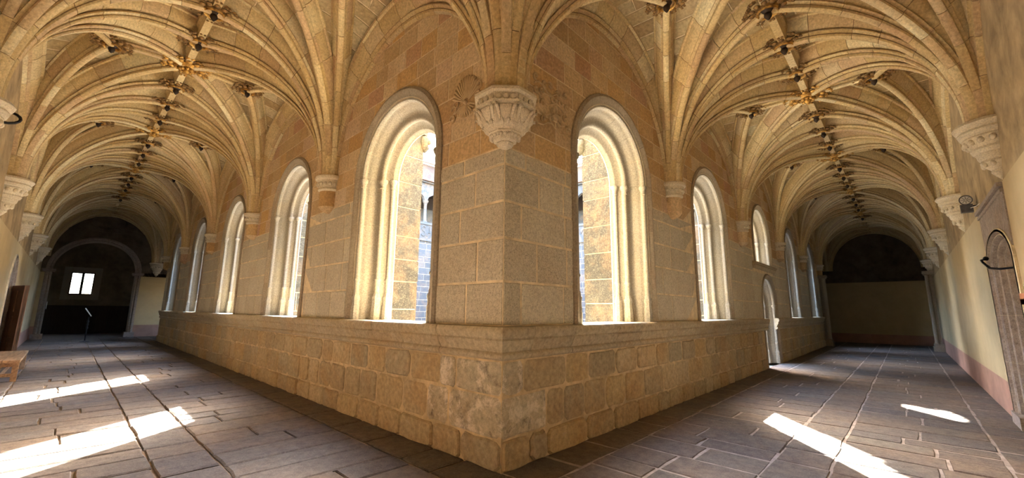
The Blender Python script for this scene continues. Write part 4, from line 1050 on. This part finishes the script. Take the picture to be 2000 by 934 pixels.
for i in range(1, NB):
    buttress('left', i*BAY + 0.05, f'lichened granite buttress outside left gallery, {ordn[i-1]} beyond the corner')
    buttress('right', i*BAY + 0.05, f'lichened granite buttress outside right gallery, {ordn[i-1]} beyond the corner')

def wing(tag, fx, label, col0, gargoyle):
    """two-storey wing across the courtyard. fx(u, d, z): u along the facade, d back from it"""
    w = thing('courtyard_wing', label=label, cat='building')
    U0, U1 = 4.4, 21.9
    m = MB(); q = lambda u0, u1, d, z0, z1: m.add([fx(u0, d, z0), fx(u1, d, z0), fx(u1, d, z1), fx(u0, d, z1)], [(0, 1, 2, 3)])
    q(U0, U1, 0, -0.05, 6.8)
    for (d0, d1, z) in ((0, -0.12, 6.62), ): pass
    m.obj('lower_wall_core', 'lime', w)
    st = MB(); rnd = random.Random(77)
    z = 0.0
    while z < 6.5:
        h = rnd.uniform(0.40, 0.58); h = min(h, 6.6 - z)
        u = U0 if True else 0
        while u < U1:
            ww = rnd.uniform(0.45, 0.95)
            P = [(u+0.012, z+0.012), (min(u+ww, U1)-0.012, z+0.012), (min(u+ww, U1)-0.012, z+h-0.012), (u+0.012, z+h-0.012)]
            V = [fx(a, 0.0, b) for a, b in P] + [fx(a, -0.02, b) for a, b in P]
            Fq = [(4, 5, 6, 7)] + [(i, (i+1) % 4, 4+(i+1) % 4, 4+i) for i in range(4)]
            if 12.4 < u < 16.2: link('stone', mesh('stone', V, Fq, 'court_gran'), w)
            else: st.add(V, Fq)
            u += ww
        z += h
    st.obj('stone_courses', 'court_gran', w, kind='stuff')
    def bar(name, d0, d1, z0, z1, mat, u0=U0, u1=U1):
        m = MB(); P = [fx(u, d, z) for z in (z0, z1) for u, d in ((u0, d0), (u1, d0), (u1, d1), (u0, d1))]
        m.add(P, [(0, 3, 2, 1), (4, 5, 6, 7), (0, 1, 5, 4), (1, 2, 6, 5), (2, 3, 7, 6), (3, 0, 4, 7)]); return m.obj(name, mat, w)
    bar('string_course', -0.16, 0.3, 6.60, 6.80, 'court_gran')
    bar('balustrade_panel', -0.05, 0.2, 6.80, 7.85, 'court_gran')
    bar('handrail', -0.12, 0.25, 7.85, 8.02, 'court_gran')
    bar('gallery_floor', 0.2, 3.5, 6.60, 6.80, 'court_gran')
    bar('gallery_back_wall', 3.5, 3.7, 6.8, 11.4, 'darkwood')
    bar('gallery_low_wall', 3.3, 3.5, 6.8, 10.0, 'court_gran')
    # arcade
    pitch = 2.6
    us = [col0 + pitch*k for k in range(-5, 5) if U0 < col0 + pitch*k < U1]
    for u in us:
        m = MB(); cu = lambda x, y, z: fx(u + x, 0.08 + y, z)
        m.lathe([(0.17, 8.02), (0.17, 8.1), (0.13, 8.16), (0.115, 8.2), (0.115, 9.35), (0.14, 9.4), (0.12, 9.45), (0.22, 9.62), (0.24, 9.7)], 10, f=cu); m.obj('column', 'court_gran', w, smooth=45)
    m = MB(); zt = 11.15
    for u0 in us + [us[0] - pitch]:
        n = 24; prof = []
        for i in range(n + 1):
            x = u0 + 0.12 + (pitch - 0.24)*i/n; k = abs(2*i/n - 1)
            z = 9.7 + 0.75*math.sqrt(max(0, 1 - k**2.2)) - 0.10*abs(math.sin(i/n*PI*3))*(1 if k < 0.97 else 0)
            prof.append((x, z))
        prof = [(u0, 9.7)] + prof + [(u0 + pitch, 9.7)]
        for a, b_ in zip(prof, prof[1:]):
            if b_[0] > U1 or a[0] < U0: continue
            m.add([fx(a[0], 0, a[1]), fx(b_[0], 0, b_[1]), fx(b_[0], 0, zt), fx(a[0], 0, zt)], [(0, 1, 2, 3)])
            m.add([fx(a[0], 0, a[1]), fx(b_[0], 0, b_[1]), fx(b_[0], 0.25, b_[1]), fx(a[0], 0.25, a[1])], [(0, 1, 2, 3)])
    m.obj('arcade_spandrel', 'court_gran', w)
    bar('cornice', -0.2, 0.3, 11.05, 11.2, 'court_gran')
    m = MB(); m.add([fx(U0, 0.25, 11.1), fx(U1, 0.25, 11.1), fx(U1, 3.6, 11.1), fx(U0, 3.6, 11.1)], [(0, 1, 2, 3)]); m.obj('gallery_ceiling', 'darkwood', w)
    # tiled roofs: rows of half round tiles running down the slope
    def roof(name, d0, z0, d1, z1):
        base = MB(); base.add([fx(U0, d0, z0), fx(U1, d0, z0), fx(U1, d1, z1), fx(U0, d1, z1)], [(0, 1, 2, 3)]); ro = base.obj(name, 'tile', w)
        bulk = MB(); u = U0; nrow = 4
        while u < U1:
            for k in range(nrow):
                ta, tb = k/nrow, (k+1)/nrow; V = []
                for (tt, r) in ((ta, 0.11), (tb, 0.09)):
                    for j in range(6):
                        a = PI*j/5; V.append(fx(u + r*math.cos(a), d0 + (d1-d0)*tt, z0 + (z1-z0)*tt + r*math.sin(a) + (0.02 if tt == ta else 0)))
                Fq = [(j, j+1, 7+j, 6+j) for j in range(5)] + [(0, 1, 2, 3, 4, 5)]
                if 13.2 < u < 15.7: link('roof_tile', mesh('roof_tile', V, Fq, 'tile'), ro)
                else: bulk.add(V, Fq)
            u += 0.22
        bulk.obj('roof_tiles', 'tile', ro, kind='stuff')
    roof('lower_roof', -0.35, 11.15, 1.9, 12.05)
    bar('brick_storey', 1.9, 2.3, 11.9, 13.35, 'brick')
    for k in range(9):
        pass
    roof('upper_roof', 1.6, 13.35, 3.4, 14.0)
    # a raked buttress with a gargoyle
    m = MB(); a, b_ = gargoyle - 0.45, gargoyle + 0.45
    P = [fx(u, d, z) for u in (a, b_) for d, z in ((0, 0), (-0.9, 0), (-0.9, 5.2), (0, 6.4))]
    m.add(P, [(0, 1, 2, 3), (7, 6, 5, 4), (0, 4, 5, 1), (1, 5, 6, 2), (2, 6, 7, 3)]); m.obj('buttress', 'court_gran', w)
    m = MB(); m.tube([fx(gargoyle-0.35, 0.0, 5.95), fx(gargoyle-0.5, -0.4, 5.95), fx(gargoyle-0.55, -0.75, 6.05), fx(gargoyle-0.55, -0.9, 5.95)], [0.16, 0.15, 0.2, 0.1], 8); m.obj('gargoyle', 'hood', w, smooth=60)
    return w
fxF = lambda u, d, z: (u, 22.35 + d, z)
fxE = lambda u, d, z: (22.35 + d, u, z)
w1 = wing('far', fxF, 'granite courtyard wing with tiled roofs seen through the window left of corner', 14.35, 15.75)
w2 = wing('east', fxE, 'granite courtyard wing with tiled roofs seen through the window right of corner', 12.1, 16.6)
# carved letters S A U on the balustrade of the far wing, a scroll on the other
def strokes(parent, fx, name, pts, u0, z0, w, h, r=0.045):
    m = MB(); m.tube([fx(u0 + a*w, -0.06, z0 + b*h) for a, b in pts], r, 6); m.obj(name, 'court_gran', parent, smooth=60)
S = [(0.95, 0.85), (0.75, 0.98), (0.4, 1.0), (0.1, 0.88), (0.08, 0.68), (0.35, 0.54), (0.7, 0.44), (0.92, 0.28), (0.85, 0.08), (0.5, 0.0), (0.2, 0.03), (0.02, 0.15)]
A = [(0.0, 0.0), (0.25, 0.5), (0.5, 1.0), (0.75, 0.5), (1.0, 0.0)]
U = [(0.0, 1.0), (0.0, 0.3), (0.15, 0.06), (0.5, 0.0), (0.85, 0.06), (1.0, 0.3), (1.0, 1.0)]
strokes(w1, fxF, 'letter', S, 14.02, 6.98, 0.36, 0.72)
strokes(w1, fxF, 'letter', A, 14.50, 6.98, 0.40, 0.72)
strokes(w1, fxF, 'letter_bar', [(0.2, 0.4), (0.8, 0.4)], 14.50, 6.98, 0.40, 0.72)
strokes(w1, fxF, 'letter', U, 15.0, 6.98, 0.38, 0.72)
strokes(w2, fxE, 'carved_scroll', [(0, 0.2), (0.2, 0.7), (0.45, 0.3), (0.6, 0.8), (0.85, 0.4), (1, 0.9)], 13.0, 6.95, 1.0, 0.8)

# ------------------------------------------------------------------ small things on the outer walls
FS = 0.40
fl = thing('floodlight', FR['oright'](7.05, 0.13, 3.42), 'dark grey round spotlight fixed above the grey doorway on right wall', 'lamp')
m = MB(); m.lathe([(0.0, -0.12), (0.15, -0.12), (0.19, -0.05), (0.20, 0.08), (0.21, 0.12), (0.19, 0.12), (0.17, 0.09)], 18, f=lambda x, y, z: (-z, y, x + 0.24)); m.obj('lamp_head', 'grey', fl, smooth=40)
m = MB(); m.lathe([(0.0, 0.10), (0.12, 0.10), (0.175, 0.085)], 18, f=lambda x, y, z: (-z, y, x + 0.24)); m.obj('lens', 'lens', fl, smooth=40)
m = MB()
for k in range(8):
    a = PI*k/4; m.tube([(-0.105, 0.03*math.cos(a), 0.24 + 0.03*math.sin(a)), (-0.105, 0.15*math.cos(a), 0.24 + 0.15*math.sin(a))], 0.008, 5)
m.obj('grille', 'black', fl)
m = MB(); m.box(-0.10, 0.14, -0.18, 0.18, -0.28, 0.06); m.obj('gear_box', 'grey', fl)
m = MB(); m.box(-0.03, 0.03, -0.44, -0.16, -0.06, 0.0); m.obj('bracket', 'black', fl)
m = MB(); m.tube([(-0.1, -0.1, -0.12), (-0.35, -0.25, -0.10), (-0.8, -0.38, -0.02), (-1.3, -0.42, 0.0)], 0.012, 6); m.obj('cable', 'white', fl, smooth=60)
fl.scale = (FS, FS, FS)
bxs = thing('collection_box', FR['oright'](3.95, 0.02, 1.78), 'small white card holder with red wooden tray on right wall', 'box')
m = MB(); m.box(-0.24, 0.14, 0.0, 0.03, 0.10, 0.30); m.obj('card', 'white', bxs)
m = MB(); m.box(-0.20, 0.20, 0.0, 0.10, -0.06, 0.0); m.box(-0.20, 0.20, 0.08, 0.10, -0.06, 0.06); m.obj('tray', 'redwood', bxs)
m = MB(); m.lathe([(0.0, 0.0), (0.03, 0.0), (0.03, 0.02), (0.0, 0.02)], 10, f=lambda x, y, z: (-0.16 + x, 0.03 + z, 0.15 + y)); m.obj('lock', 'black', bxs)
st = thing('iron_stay', FR['oright'](6.45, 0.07, 2.40), 'rusty iron hook and strap across the grey doorway moulding', 'hook')
m = MB(); m.tube([(0.12, 0.0, 0.06), (0.05, 0.06, 0.04), (0.0, 0.05, 0.0), (-0.12, 0.0, -0.10), (-0.30, -0.08, -0.13), (-0.55, -0.2, -0.13)], 0.016, 6); m.obj('rod', 'black', st, smooth=60)
m = MB(); m.ball((0.13, 0.0, 0.07), 0.035, 8, 6); m.obj('knob', 'black', st, smooth=60)
rg = thing('iron_ring', FR['oleft'](5.4, 0.20, 4.10), 'black iron ring and hook on left outer corbel at picture edge', 'ring')
m = MB(); m.tube([(0.15*math.cos(a) , 0.05*math.sin(a), 0.10*math.sin(a)) for a in [2*PI*q/16 for q in range(17)]], 0.018, 6); m.obj('hoop', 'black', rg, smooth=60)
m = MB(); m.tube([(-0.12, 0, 0), (-0.16, -0.1, -0.1), (-0.14, -0.2, -0.28)], 0.014, 6); m.obj('hook', 'black', rg, smooth=60)
m = MB(); m.box(-0.24, -0.04, -0.26, -0.14, -0.40, -0.27); m.obj('weight', 'black', rg)
